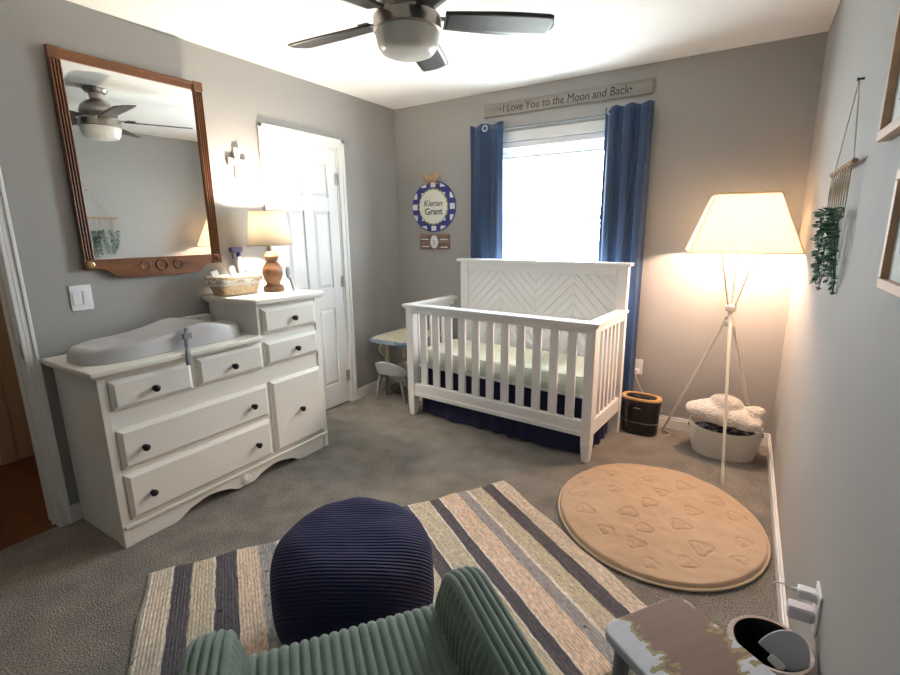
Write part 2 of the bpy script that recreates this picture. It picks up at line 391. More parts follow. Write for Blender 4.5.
def text_mesh(body, size, mtx, m, parent, name='lettering', shear=0, depth=.0008, spacing=1, offset=0):
    c = bpy.data.curves.new(name, 'FONT'); c.body = body; c.size = size; c.align_x = 'CENTER'; c.align_y = 'CENTER'
    c.shear = shear; c.extrude = depth; c.space_character = spacing; c.offset = offset; c.resolution_u = 4
    o = bpy.data.objects.new('text_tmp', c); COL.objects.link(o)
    dg = bpy.context.evaluated_depsgraph_get(); me = bpy.data.meshes.new_from_object(o.evaluated_get(dg))
    bpy.data.objects.remove(o); bpy.data.curves.remove(c)
    me.transform(mtx); me.materials.clear(); me.materials.append(M[m])
    r = bpy.data.objects.new(name, me); COL.objects.link(r); r.parent = parent
    return r

# ------------------------------------------------------------------ room shell
W, H, YB = ROOM_W, ROOM_H, ROOM_BACK
CL0, CL1, CLH = -1.363, -.729, 2.027         # closet door opening
DO0, DO1, DOH = -3.64, -2.776, 2.04          # bedroom door opening in the left wall
b = MB(); b.box(-.02, W + .12, YB - .12, .12, -.1, 0); b.box(-.12, -.02, CL0 - .1, CL1 + .1, -.1, 0); struct(b.done('floor', 'carpet', smooth=0))
b = MB(); b.box(-.12, W + .12, YB - .12, .12, H, H + .1); struct(b.done('ceiling', 'ceiling', smooth=0))
b = MB()
b.box(-.12, 0, CL1, .12, 0, H); b.box(-.12, 0, DO1, CL0, 0, H); b.box(-.12, 0, YB - .12, DO0, 0, H)
b.box(-.12, 0, DO0, DO1, DOH, H); b.box(-.12, 0, CL0, CL1, CLH, H); b.box(-.12, -.10, CL0, CL1, 0, CLH)
struct(b.done('wall_left', 'wall', smooth=0))
WX0, WX1, WZ0, WZ1 = 1.0, 1.93, .92, 2.065
b = MB()
b.box(0, WX0, 0, .12, 0, H); b.box(WX1, W, 0, .12, 0, H); b.box(WX0, WX1, 0, .12, 0, WZ0); b.box(WX0, WX1, 0, .12, WZ1, H)
struct(b.done('wall_back', 'wall', smooth=0))
b = MB(); b.box(W, W + .12, YB - .12, .12, 0, H); struct(b.done('wall_right', 'wall', smooth=0))
b = MB(); b.box(0, W, YB - .12, YB, 0, H); struct(b.done('wall_rear', 'wall', smooth=0))

def baseboard(name, x0, x1, y0, y1, side):
    b = MB()
    if side == 'x':   # runs along y, on wall x0
        b.box(x0, x1, y0, y1, 0, .07); 
        s = 1 if x1 > x0 else -1
        b.box(x0, x0 + (x1 - x0) * .65, y0, y1, .07, .088)
    else:
        b.box(x0, x1, y0, y1, 0, .07); b.box(x0, x1, y1 - (y1 - y0) * .65, y1, .07, .088)
    return struct(b.done(name, 'trim', smooth=0, bevel=.002))
baseboard('baseboard_back', 0, W, -.014, 0, 'y')
baseboard('baseboard_right', W, W - .014, YB, -.014, 'x')
baseboard('baseboard_left', 0, .014, -.660, -.014, 'x')
baseboard('baseboard_left', 0, .014, -2.74, -1.432, 'x')

def casing(y0, y1, top, w, name, x=0.0, t=.018):
    """flat casing with a raised outer bead around an opening in the left wall"""
    b = MB()
    for ya, yb, bead in ((y0 - w, y0, -1), (y1, y1 + w, 1)):
        b.box(x, x + t * .7, ya, yb, 0, top + w)
        if bead < 0: b.box(x, x + t, ya, ya + w * .42, 0, top + w)
        else: b.box(x, x + t, yb - w * .42, yb, 0, top + w)
    b.box(x, x + t * .7, y0, y1, top, top + w); b.box(x, x + t, y0 - w, y1 + w, top + w * .58, top + w)
    return b.done(name, 'trim', smooth=0, bevel=.003)

# closet door
d = struct(casing(CL0, CL1, CLH, .066, 'door_1'))
dj = MB(); dj.box(-.10, 0, CL0, CL0 + .012, 0, CLH); dj.box(-.10, 0, CL1 - .012, CL1, 0, CLH); dj.box(-.10, 0, CL0, CL1, CLH - .012, CLH)
dj.done('door_jamb', 'trim', d, smooth=0)
sy0, sy1 = CL0 + .015, CL1 - .015
b = MB()
sw = sy1 - sy0
stile = .098; mid = .085; pw = (sw - 2 * stile - mid) / 2
rows = [(.20, .82), (.98, 1.56), (1.66, 1.90)]
yc = [sy0, sy0 + stile, sy0 + stile + pw, sy0 + stile + pw + mid, sy1 - stile, sy1]
b.box(-.038, -.014, sy0, sy1, .014, CLH - .014)
for a, c in ((yc[0], yc[1]), (yc[2], yc[3]), (yc[4], yc[5])): b.box(-.014, -.003, a, c, .014, CLH - .014)
zs = [.014] + [z for r in rows for z in r] + [CLH - .014]
for i in range(0, len(zs), 2):
    for a, c in ((yc[1], yc[2]), (yc[3], yc[4])): b.box(-.014, -.003, a, c, zs[i], zs[i + 1])
for z0, z1 in rows:
    for a, c in ((yc[1], yc[2]), (yc[3], yc[4])):
        q = [(-.0135, a + .006, z0 + .006), (-.0135, c - .006, z0 + .006), (-.0135, c - .006, z1 - .006), (-.0135, a + .006, z1 - .006)]
        i_ = .03
        p = [(-.004, a + i_, z0 + i_), (-.004, c - i_, z0 + i_), (-.004, c - i_, z1 - i_), (-.004, a + i_, z1 - i_)]
        b.face(p)
        for k in range(4): b.face((q[k], q[(k + 1) % 4], p[(k + 1) % 4], p[k]))
slab = b.done('door_slab', 'door', d, smooth=0, bevel=.002)
for z in (.24, 1.02, 1.80):
    b = MB(); b.tube([(.006, sy1 + .006, z - .045), (.006, sy1 + .006, z + .045)], .006, 10); b.box(-.003, .002, sy1 - .022, sy1 + .006, z - .043, z + .043)
    b.done('hinge', 'steel', d)
b = MB(); b.lathe([(0, .062), (.018, .060), (.027, .048), (.027, .036), (.012, .022), (.011, .006), (.03, .004), (.03, 0)], 20, mtx=axis_mtx((-.003, sy0 + .06, .95), (1, 0, 0)))
b.done('door_knob', 'steel', d)

# bedroom doorway trim
t = struct(casing(DO0, DO1, DOH, .036, 'trim_1'))
b = MB(); b.box(-.13, .012, DO1 - .016, DO1, 0, DOH); b.box(-.13, 0, DO0, DO0 + .016, 0, DOH); b.box(-.13, 0, DO0, DO1, DOH - .016, DOH)
b.box(-.062, -.05, DO1 - .026, DO1 - .016, 0, DOH - .016)
b.done('door_jamb', 'trim', t, smooth=0, bevel=.002)
bx('strike_plate', 'steel', -.020, .006, DO1 - .0185, DO1 - .016, .855, .925, t, bevel=.001)

# hallway beyond the doorway
b = MB(); b.box(-1.3, -.02, -5.0, -1.3, -.1, -.004); struct(b.done('floor_hall', 'hallfloor', smooth=0))
b = MB(); b.box(-1.32, -1.12, -5.0, -1.3, -.004, H); struct(b.done('wall_hall', 'hallwall', smooth=0))
b = MB(); b.box(-1.12, -.12, -5.1, -5.0, -.004, H); b.box(-1.12, -.12, -1.4, -1.3, -.004, H); b.box(-.125, -.12, -5, DO0, 0, H); b.box(-.14, -.12, DO1, -1.4, 0, H)
struct(b.done('wall_hall_ends', 'hallwall', smooth=0))
b = MB(); b.box(-1.32, -.12, -5.0, -1.3, H, H + .1); struct(b.done('ceiling_hall', 'ceiling', smooth=0))
b = MB(); b.box(-1.12, -1.104, -5.0, -2.70, 0, .09); struct(b.done('baseboard_hall', 'trim', smooth=0, bevel=.003))
b = MB(); b.box(-1.12, -1.09, -2.70, -2.62, 0, 2.06); b.box(-1.12, -1.10, -2.62, -1.9, 0, 2.03)
hd = struct(b.done('door_2', 'halldoor', smooth=0, bevel=.003))
b = MB(); b.lathe([(0, .06), (.02, .058), (.026, .045), (.012, .02), (.028, .004), (.028, 0)], 16, mtx=axis_mtx((-1.09, -2.665, .955), (1, 0, 0)))
b.done('door_knob', 'black_knob', hd)

# window
w = MB()
w.box(WX0 - .07, WX0, -.016, 0, WZ0 - .02, WZ1 + .07); w.box(WX1, WX1 + .07, -.016, 0, WZ0 - .02, WZ1 + .07)
w.box(WX0 - .07, WX1 + .07, -.018, 0, WZ1, WZ1 + .07); w.box(WX0 - .09, WX1 + .09, -.045, 0, WZ0 - .02, WZ0); w.box(WX0 - .07, WX1 + .07, -.014, 0, WZ0 - .09, WZ0 - .02)
win = struct(w.done('window_1', 'trim', smooth=0, bevel=.002))
b = MB()
for x0, x1, z0, z1 in ((WX0, WX0 + .04, WZ0, WZ1), (WX1 - .04, WX1, WZ0, WZ1), (WX0, WX1, WZ1 - .04, WZ1), (WX0, WX1, WZ0, WZ0 + .05)):
    b.box(x0, x1, .05, .11, z0, z1)
b.done('window_frame', 'vinyl', win, smooth=0, bevel=.003)
zm = (WZ0 + WZ1) / 2
b = MB(); b.box(WX0 + .04, WX1 - .04, .06, .09, zm - .02, zm + .02); b.done('sash_rail', 'vinyl', win, smooth=0, bevel=.003)
for z0, z1 in ((WZ0 + .05, zm - .02), (zm + .02, WZ1 - .04)):
    b = MB(); b.box(WX0 + .04, WX1 - .04, .072, .076, z0, z1); b.done('window_pane', 'glass', win, smooth=0)
b = MB(); b.box(WX0 + .01, WX1 - .01, .005, .045, WZ1 - .045, WZ1 - .002)
bl = tag(b.done('window_blind', 'vinyl', smooth=0, bevel=.004), 'white blind drawn up to the top of the window', 'blind')
b = MB()
for i in range(5): b.box(WX0 + .015, WX1 - .015, .010 + .004 * (i % 2), .040, WZ1 - .06 - .012 * i, WZ1 - .05 - .012 * i)
b.done('slat_stack', 'blind', bl, smooth=0)
b = MB(); b.box(WX0 + .012, WX1 - .012, .01, .04, WZ1 - .125, WZ1 - .11); b.done('bottom_rail', 'vinyl', bl, smooth=0, bevel=.003)

# ------------------------------------------------------------------ curtains and rod
RODZ, RODY, CURY = 2.155, -.047, -.086
b = MB(); b.tube([(.82, RODY, RODZ), (2.120, RODY, RODZ)], .0065, 12)
rod = tag(b.done('curtain_rod', 'rod'), 'thin grey metal curtain rod above the window', 'curtain rod')
for x in (.813, 2.127):
    b = MB(); b.lathe([(0, -.015), (.012, -.012), (.015, 0), (.012, .012), (0, .015)], 14, mtx=axis_mtx((x, RODY, RODZ), (1, 0, 0))); b.done('finial', 'rod', rod)
for x in (.84, 2.104):
    b = MB(); b.tube([(x, RODY, RODZ - .01), (x, -.02, RODZ - .01), (x, -.001, RODZ - .01)], .005, 8); b.lathe([(.018, 0), (.018, .004)], 14, mtx=axis_mtx((x, -.005, RODZ - .01), (0, 1, 0))); b.done('bracket', 'rod', rod)

def curtain(name, label, xa, xb, folds, ph, rings, spread=0):
    t = thing(name, label, 'curtain', ((xa + xb) / 2, CURY, .02), 0, 'navy curtains at the window')
    wd = xb - xa; top = 2.193 - .02
    def fn(u, v):
        z = top * (1 - v)
        a = .0205 * (1 - .3 * min(1, v * 1.8)); yc = .0 + .012 * min(1, v * 1.8)
        fu = u + .012 * sin(7 * v + 4 * u)
        x = (u - .5) * (wd + spread * v) + .006 * sin(2 * pi * folds * u * 2)
        s_ = sin(2 * pi * folds * fu + ph)
        y = yc + a * (s_ * (1 + .12 * (1 - s_ * s_))) + .004 * sin(9 * u + 11 * v)
        if v < .02: z += .008 * cos(2 * pi * folds * fu + ph)
        return (x, y, z)
    b = MB(); b.surf(120, 46, fn); b.done('panel', 'navy_curtain', t, smooth=80, solid=.0025)
    for xr, yaw, dy_ in rings:
        b = MB(); b.tube([(.020 * cos(k * 2 * pi / 24), 0, .020 * sin(k * 2 * pi / 24)) for k in range(24)], .0048, 8, closed=True)
        g = b.done('grommet', 'steel', t, loc=(xr - (xa + xb) / 2, dy_, RODZ - .02 + .006)); g.rotation_euler.z = yaw
    return t
curtain('curtain', 'narrow navy grommet curtain beside the round name sign', .800, 1.085, 2.0, .4, [(.948, .1, -.0265)])
curtain('curtain', 'wider navy grommet curtain on the floor lamp side of the window', 1.835, 2.14, 3.0, 1.2, [(1.872, 1.1, -.020)])

# ------------------------------------------------------------------ dresser
D = thing('dresser', 'cream white stepped dresser with dark round knobs under the mirror', 'dresser', (0, -2.09, 0))
oy = 2.09
def dy(y): return y + oy
XF = .462
b = MB()
b.box(.02, XF, dy(-2.70), dy(-2.68), 0, .82); b.box(.02, XF, dy(-1.475), dy(-1.455), 0, 1.015)
b.box(.02, XF - .004, dy(-2.68), dy(-1.475), .10, .82); b.box(.02, XF - .004, dy(-1.895), dy(-1.475), .82, 1.015)
b.box(.40, XF + .004, dy(-2.705), dy(-2.672), 0, .82); b.box(.40, XF + .004, dy(-1.483), dy(-1.45), 0, 1.015)
b.box(.02, XF, dy(-1.90), dy(-1.885), .82, 1.015)
b.done('body', 'dresser', D, smooth=0, bevel=.002)
def slabtop(y0, y1, z0, z1):
    b = MB(); b.box(.004, XF + .044, dy(y0), dy(y1), z0, z1); b.box(.004, XF + .03, dy(y0 + .012), dy(y1 - .012), z0 - .012, z0)
    return b.done('top', 'dresser', D, bevel=.007, seg=3)
slabtop(-2.737, -1.902, .822, .846); slabtop(-1.93, -1.43, 1.018, 1.044)
def front(y0, y1, z0, z1, knobs, name='drawer'):
    b = MB(); x0, x1 = XF, XF + .020; i = .018
    y0, y1 = dy(y0), dy(y1)
    base = [(x0 + .008, y0, z0), (x0 + .008, y1, z0), (x0 + .008, y1, z1), (x0 + .008, y0, z1)]
    topp = [(x1, y0 + i, z0 + i), (x1, y1 - i, z0 + i), (x1, y1 - i, z1 - i), (x1, y0 + i, z1 - i)]
    bv = [b.bm.verts.new(p) for p in base]; tv = [b.bm.verts.new(p) for p in topp]
    lv = [b.bm.verts.new((x0 - .006, p[1], p[2])) for p in base]
    b.fill(tv)
    for k in range(4):
        b.fill([bv[k], bv[(k + 1) % 4], tv[(k + 1) % 4], tv[k]]); b.fill([lv[k], lv[(k + 1) % 4], bv[(k + 1) % 4], bv[k]])
    b.fill(lv)
    dr = b.done(name, 'dresser', D, smooth=0, bevel=.0015)
    for ky, kz in knobs:
        k = MB(); k.lathe([(0, .030), (.009, .029), (.0155, .024), (.0165, .019), (.012, .014), (.007, .011), (.007, .003), (.012, .0)], 18, mtx=axis_mtx((x1, dy(ky), kz), (1, 0, 0)))
        k.done('knob', 'black_knob', dr)
    return dr
front(-2.665, -2.305, .652, .787, [(-2.488, .712)]); front(-2.275, -1.895, .656, .800, [(-2.083, .716)])
front(-2.665, -1.885, .371, .560, [(-2.569, .452), (-1.995, .460)]); front(-2.665, -1.890, .125, .346, [(-2.566, .222), (-1.992, .226)])
front(-1.872, -1.487, .846, .988, [(-1.664, .910)]); front(-1.872, -1.487, .662, .800, [(-1.660, .724)])
front(-1.865, -1.487, .125, .565, [(-1.662, .338)], 'cupboard_door')
bx('base_moulding', 'dresser', XF + .002, XF + .016, dy(-2.698), dy(-1.457), .090, .108, D, bevel=.005)
# scalloped apron between the two front feet
prof = [(-2.70, 0), (-2.70, .09), (-1.455, .09), (-1.455, 0)]
def scal(y):
    u = abs(y + 2.075)
    if u < .045: return .012
    if u < .12: return .012 + .03 * (.5 - .5 * cos(pi * (u - .045) / .075))
    if u < .30: return .042 + .016 * sin(pi * (u - .12) / .18)
    if u < .40: return .042 - .041 * (.5 - .5 * cos(pi * (u - .30) / .10))
    return .001
pts = [(dy(-2.671), .001), (dy(-2.671), .089), (dy(-1.484), .089), (dy(-1.484), .001)]
ys = [-1.49 - i * (1.175 / 70) for i in range(71)]
pts += [(dy(y), scal(y)) for y in ys]
b = MB(); b.prism(pts, XF - .014, XF + .002, YZ); b.done('apron', 'dresser', D, smooth=0, bevel=.0015)
b = MB(); b.lathe([(.028, 0), (.028, .004), (.020, .007), (.017, .004), (.012, .008), (0, .009)], 20, mtx=axis_mtx((XF + .004, dy(-2.075), .045), (1, 0, 0)))
b.done('rosette', 'dresser', D)

# ------------------------------------------------------------------ changing pad
P = thing('changing_pad', 'grey contoured changing pad lying on the lower dresser top', 'changing pad', (.262, -2.312, .8475))
def outl(a):
    n = 3.2
    c, s_ = cos(a), sin(a)
    r = (abs(c) ** n + abs(s_) ** n) ** (-1 / n)
    x, y = .172 * r * c, .395 * r * s_
    x *= 1 - .10 * math.exp(-((y + .02) / .13) ** 2)
    return x, y
def padz(x, y, rr):
    sd = min(1, abs(x) / .15); e = min(1, abs(y) / .36)
    rim = .080 + .036 * math.exp(-((y - .09) / .16) ** 2) - .012 * math.exp(-((y + .15) / .12) ** 2)
    dip = .052
    k = max(sd ** 2.6, .75 * e ** 7)
    return dip + (rim - dip) * k
def padfn(u, v):
    a = 2 * pi * u
    X, Y = outl(a)
    if v <= .7:
        r = v / .7 * .90; return (X * r, Y * r, padz(X * r, Y * r, r))
    t_ = (v - .7) / .3; zt = padz(X * .90, Y * .90, .90)
    ang = t_ * pi / 2
    return (X * (.90 + .10 * sin(ang)), Y * (.90 + .10 * sin(ang)), zt * (.08 + .92 * cos(ang)) if t_ < 1 else 0)
b = MB(); g = b.surf(72, 24, padfn, cu=True); bmesh.ops.remove_doubles(b.bm, verts=b.bm.verts, dist=1e-5)
b.done('pad_body', 'pad', P, smooth=70)
b = MB()
sp = [(.158, .040, .099), (.166, .034, .075), (.172, .026, .045), (.180, .018, .012), (.222, -.004, .0045), (.2485, -.020, -.004), (.2495, -.022, -.03), (.252, -.024, -.062)]
def strapfn(u, v):
    i = u * (len(sp) - 1); k = min(int(i), len(sp) - 2); f_ = i - k
    p_ = Vector(sp[k]).lerp(Vector(sp[k + 1]), f_); return (p_.x + .003, p_.y + (v - .5) * .026, p_.z + .003)
b.surf(24, 3, strapfn); b.done('strap', 'strap', P, smooth=60, solid=.0022)
b = MB(); b.box(.170, .186, .004, .050, .050, .080, Matrix.Identity(4)); b.done('buckle', 'strap', P, bevel=.005)

b = MB(); b.prism(rounded_rect(.175, .092, .016, 4), -.022, .022, Matrix.Translation((.045, -2.005, .894)) @ Matrix.Rotation(radians(90), 4, 'Z') @ Matrix.Rotation(radians(90), 4, 'X'))
tag(b.done('wipes_pouch', 'print_white', bevel=.004), 'small white pouch with dark specks behind the grey changing pad', 'pouch')

# ------------------------------------------------------------------ wicker basket and things by the lamp
BK = thing('wicker_basket', 'small wicker basket with white cloth liner on the upper dresser top', 'basket', (.140, -1.793, 1.0455))
def rr_pt(a, w, h, n=4.5):
    c, s_ = cos(a), sin(a); r = (abs(c) ** n + abs(s_) ** n) ** (-1 / n); return w / 2 * r * c, h / 2 * r * s_
rows = 13
def wfn(u, v):
    a = 2 * pi * u; row = int(v * rows * 2.999 / 3); t_ = v
    x, y = rr_pt(a, .125 + .035 * t_, .235 + .065 * t_)
    n = 1 + .02 * sin(a * 30 + pi * int(v * rows))
    return (x * n, y * n, .004 + .096 * v)
b = MB(); g = b.surf(120, 40, wfn, cu=True); b.fill([r[0] for r in g]); b.done('wicker_body', 'wicker', BK, smooth=50)
b = MB()
for k in range(2): b.tube([(*[q * (1 + .02 * k) for q in rr_pt(2 * pi * i / 60, .162, .302)], .101 + .006 * sin(i * 1.6 + pi * k)) for i in range(60)], .006, 7, closed=True)
b.done('rim', 'wicker', BK)
def lfn(u, v):
    a = 2 * pi * u
    k = .97 - .1 * abs(v - .5) if v < .5 else .97 + .055 * (v - .5) * 2
    x, y = rr_pt(a, .16 * k, .30 * k)
    z = .06 + .055 * min(1, v * 2) - (.03 + .008 * sin(9 * a)) * max(0, (v - .5) * 2) ** 1.5
    return (x * (1 + .12 * max(0, v - .5)), y * (1 + .06 * max(0, v - .5)), z)
b = MB(); b.surf(90, 12, lfn, cu=True); b.done('cloth_liner', 'liner', BK, smooth=80, solid=.002)
b = MB()
for s_ in (-1, 1): b.tube([(.094, .02, .082), (.10, .02 + s_ * .012, .09), (.101, .02 + s_ * .024, .082), (.098, .02 + s_ * .012, .076), (.094, .02, .080)], .0022, 6); b.tube([(.095, .02, .081), (.099, .02 + s_ * .01, .06), (.098, .02 + s_ * .014, .045)], .002, 6)
b.done('bow', 'liner', BK)
# folded things sticking out of the basket
for (x, y, h, tl, lab) in ((.135, -1.885, .145, .30, 'white comb poking from the mirror end of the wicker basket'), (.145, -1.785, .16, .25, 'white tube standing in the middle of the wicker basket')):
    b = MB(); b.prism(rounded_rect(.014, .045, .006, 4), 0, h, Matrix.Translation((x, y + .01, 1.056)) @ Matrix.Rotation(tl, 4, 'X'))
    tag(b.done('toiletry_tube', 'bottle', bevel=.003), lab, 'toiletry')
b = MB(); b.lathe([(0, 0), (.018, 0), (.019, .006), (.019, .10), (.010, .112), (.010, .125), (0, .125)], 20, (.140, -1.705, 1.058))
tag(b.done('lotion_bottle', 'bottle'), 'small white lotion bottle standing in the wicker basket near the lamp', 'bottle')

SB = thing('spray_bottle', 'white spray bottle with violet trigger behind the wicker basket', 'spray bottle', (.029, -1.672, 1.0455))
b = MB(); b.lathe([(0, 0), (.023, 0), (.025, .008), (.025, .15), (.021, .18), (.012, .205), (.011, .22), (0, .22)], 22); b.done('bottle_body', 'bottle', SB)
b = MB(); b.lathe([(.014, .215), (.014, .24), (.010, .25)], 16); b.box(-.012, .012, -.052, .024, .245, .275); b.tube([(0, -.032, .245), (0, -.043, .225), (0, -.038, .205)], .005, 8); b.box(-.007, .007, -.062, -.05, .254, .27)
b.done('trigger', 'violet', SB, bevel=.002)

TL = thing('table_lamp', 'lit table lamp with turned wooden base on the upper dresser top', 'lamp', (.21, -1.572, 1.0455))
b = MB(); b.lathe([(0, 0), (.058, 0), (.062, .008), (.060, .03), (.042, .042), (.040, .052), (.052, .075), (.062, .11), (.058, .145), (.038, .175), (.028, .183), (.036, .195), (.042, .215), (.030, .238), (.018, .246), (0, .248)], 28)
b.done('base', 'lamp_wood', TL)
b = MB(); b.tube([(0, 0, .246), (0, 0, .34)], .007, 10); b.lathe([(.014, .33), (.016, .345), (.016, .387)], 14); b.done('stem', 'brass', TL)
b = MB(); b.lathe([(0, .385), (.014, .39), (.03, .43), (.026, .458), (0, .472)], 18); b.done('bulb', 'bulb2', TL)
b = MB(); b.lathe([(.132, .285), (.106, .488)], 48, cap=False); sh = b.done('lamp_shade', 'table_shade', TL, solid=.0015)
for r_, z_ in ((.1325, .285), (.1065, .488)):
    b = MB(); b.tube([(r_ * cos(2 * pi * i / 48), r_ * sin(2 * pi * i / 48), z_) for i in range(48)], .0025, 6, closed=True); b.done('shade_trim', 'seam', sh)
b = MB()
for a in (0, 2 * pi / 3, 4 * pi / 3): b.tube([(.016 * cos(a), .016 * sin(a), .345), (.06 * cos(a), .06 * sin(a), .40), (.104 * cos(a), .104 * sin(a), .484)], .0015, 6)
b.done('shade_carrier', 'brass', TL)
HB = thing('hair_brush', 'grey hair brush leaning beside the wooden lamp base', 'brush', (.345, -1.535, 1.0455))
b = MB(); b.tube([(0, .008, .002), (-.012, .004, .05), (-.022, .0, .085)], [.008, .007, .009], 10); b.done('handle', 'brush', HB)
b = MB(); b.lathe([(0, -.04), (.010, -.036), (.017, -.01), (.017, .015), (.010, .036), (0, .04)], 16, mtx=Matrix.Translation((-.031, -.003, .118)) @ Matrix.Diagonal((.55, 1, 1, 1))); b.done('brush_head', 'brush', HB)

# ------------------------------------------------------------------ wall mirror
MR = thing('wall_mirror', 'large walnut framed mirror with fluted sides hanging over the dresser', 'mirror', (.03, -2.158, 1.235), radians(-2.5))
y0, y1, zt = -.347, .347, .988; fw = .048
def cyl_flutes(ya, yb, za, zb):
    b = MB(); b.box(-.006, .012, ya, yb, za, zb)
    n = 4
    for i in range(n):
        yc_ = ya + (yb - ya) * (i + .5) / n
        prof_ = [(yc_ + (yb - ya) / n * .42 * cos(a), .012 + .007 * sin(a)) for a in [pi * k / 6 for k in range(7)]]
        b.prism(prof_, za + .002, zb - .002, Matrix(((0, 1, 0, 0), (1, 0, 0, 0), (0, 0, 1, 0), (0, 0, 0, 1))))
    return b
cyl_flutes(y0, y0 + fw, .05, zt - .05).done('side_stile', 'walnut', MR); cyl_flutes(y1 - fw, y1, .05, zt - .05).done('side_stile', 'walnut', MR)
b = MB(); b.box(-.006, .013, y0 + fw, y1 - fw, zt - .046, zt - .002); b.box(-.006, .019, y0 + fw, y1 - fw, zt - .018, zt - .004); b.done('top_rail', 'walnut_y', MR, smooth=0, bevel=.004)
for ya in (y0 - .002, y1 - fw - .002):
    bx('corner_block', 'walnut', -.006, .020, ya, ya + fw + .004, zt - .05, zt, MR, bevel=.003)
    cbk = bx('corner_block', 'walnut', -.006, .020, ya, ya + fw + .004, 0, .05, MR, bevel=.003)
    b = MB(); b.lathe([(.017, 0), (.017, .004), (.012, .006), (.010, .003), (.006, .007), (0, .008)], 18, mtx=axis_mtx((.020, ya + fw / 2 + .002, .025), (1, 0, 0))); b.done('rosette', 'brass' if ya < 0 else 'walnut', cbk)
pts = [(y0 + fw, .05), (y0 + fw, .004)]
n = 40
for i in range(n + 1):
    u = i / n; y = y0 + fw + .025 + (y1 - y0 - 2 * fw - .05) * u
    e = min(u, 1 - u) / .14
    z = .0 - .045 * (1 if e > 1 else .5 - .5 * cos(pi * e)) - .006 * sin(pi * u)
    pts.append((y, z))
pts += [(y1 - fw, .004), (y1 - fw, .05)]
b = MB(); b.prism(pts, -.006, .012, YZ); br = b.done('bottom_rail', 'walnut_y', MR, smooth=0, bevel=.003)
for k, (yy, r) in enumerate(((-.085, .022), (0, .027), (.085, .022))):
    b = MB(); b.tube([(.013, yy + .01 + r * cos(2 * pi * i / 28), .008 + r * sin(2 * pi * i / 28)) for i in range(28)], .005, 8, closed=True); b.done('carved_ring', 'walnut_y', br)
for s_ in (-1, 1):
    b = MB(); b.tube([(.012, .01 + s_ * (.112 + .0 * i) + s_ * .055 * i / 6, .008 + .010 * sin(pi * i / 3) * (1 - i / 8)) for i in range(7)], [.005 - .0006 * i for i in range(7)], 7)
    b.done('carved_leaf', 'walnut_y', br)
b = MB(); b.box(-.004, .004, y0 + fw - .006, y1 - fw + .006, .045, zt - .04); b.done('mirror_glass', 'mirror', MR, smooth=0)

# light switch
SP = thing('light_switch', 'white double rocker switch plate on wall under the mirror', 'switch', (0, -2.531, 1.105))
b = MB(); b.prism(rounded_rect(.092, .122, .006, 3), 0, .006, YZ); b.done('switch_plate', 'plate', SP, bevel=.002)
for s_ in (-1, 1):
    b = MB(); b.box(.006, .009, s_ * .021 - .016, s_ * .021 + .016, -.034, .034); rk = b.done('rocker', 'plate', SP, bevel=.002)
b = MB(); b.box(0, .0002, -.0, .0002, 0, .0002)
b.bm.free()

# wooden cross
CR = thing('wall_cross', 'small pale wooden cross on the wall above the table lamp', 'cross', (0, -1.602, 1.83))
b = MB()
def flare(l, w0, w1, ang):
    q = [(w0, 0), (w1, l), (-w1, l), (-w0, 0)]
    c_, s_ = cos(ang), sin(ang)
    return [(x * c_ - y * s_, x * s_ + y * c_) for x, y in q]
b.prism(flare(.085, .016, .022, 0), 0, .018, YZ); b.prism(flare(.095, .016, .022, pi), 0, .018, YZ)
b.done('upright', 'cross', CR, bevel=.002)
b = MB(); b.prism(flare(.065, .016, .022, pi / 2), .002, .022, YZ); b.prism(flare(.065, .016, .022, -pi / 2), .002, .022, YZ)
b.done('crossbar', 'cross', CR, bevel=.002)

# ------------------------------------------------------------------ signs on the back wall
NS = thing('name_sign', 'round navy and white gingham name sign with burlap bow', 'sign', (.400, -.001, 1.611))
b = MB(); b.prism(ellipse(.222, .212, 56), 0, .012, XZ); b.done('sign_board', 'navy_paint', NS, bevel=.002)
b = MB()
for i in range(-2, 3):
    for j in range(-2, 3):
        cx, cz = i * .096 + .0, j * .092 + .0
        q = [(cx - .025, cz - .024), (cx + .025, cz - .024), (cx + .025, cz + .024), (cx - .025, cz + .024)]
        poly = [(x, z) for x, z in q]
        if max((x / .222) ** 2 + (z / .205) ** 2 for x, z in q) > 1.0:
            # clip the check against the board's edge
            poly = []
            for t_ in range(16):
                k = t_ / 4; a_ = int(k); f_ = k - a_
                x = q[a_][0] + (q[(a_ + 1) % 4][0] - q[a_][0]) * f_; z = q[a_][1] + (q[(a_ + 1) % 4][1] - q[a_][1]) * f_
                r = sqrt((x / .219) ** 2 + (z / .202) ** 2)
                if r > 1: x /= r; z /= r
                poly.append((x, z))
            if (abs(cx) - .023) ** 2 / .222 ** 2 + (abs(cz) - .023) ** 2 / .205 ** 2 > .97: continue
        b.prism(poly, .0125, .0135, XZ)
b.done('white_checks', 'white_paint', NS, smooth=0)
def scallop(rx, rz, n=22, amp=.05): return [((rx * (1 + amp * abs(sin(n / 2 * t_)))) * cos(t_), (rz * (1 + amp * abs(sin(n / 2 * t_)))) * sin(t_)) for t_ in [2 * pi * i / 220 for i in range(220)]]
b = MB(); b.prism(scallop(.146, .146), .0135, .0150, XZ); b.done('scalloped_border', 'olive_paint', NS, smooth=0)
b = MB(); b.prism(scallop(.136, .136), .0150, .0165, XZ); md = b.done('medallion', 'cream_paint', NS, smooth=0)
text_mesh('Kieran', .072, Matrix.Translation((-.004, -.0172, .026)) @ Matrix.Rotation(pi / 2, 4, 'X'), 'ink2', NS, shear=.25)
text_mesh('Grant', .076, Matrix.Translation((.004, -.0172, -.042)) @ Matrix.Rotation(pi / 2, 4, 'X'), 'ink', NS, offset=.001)
b = MB()
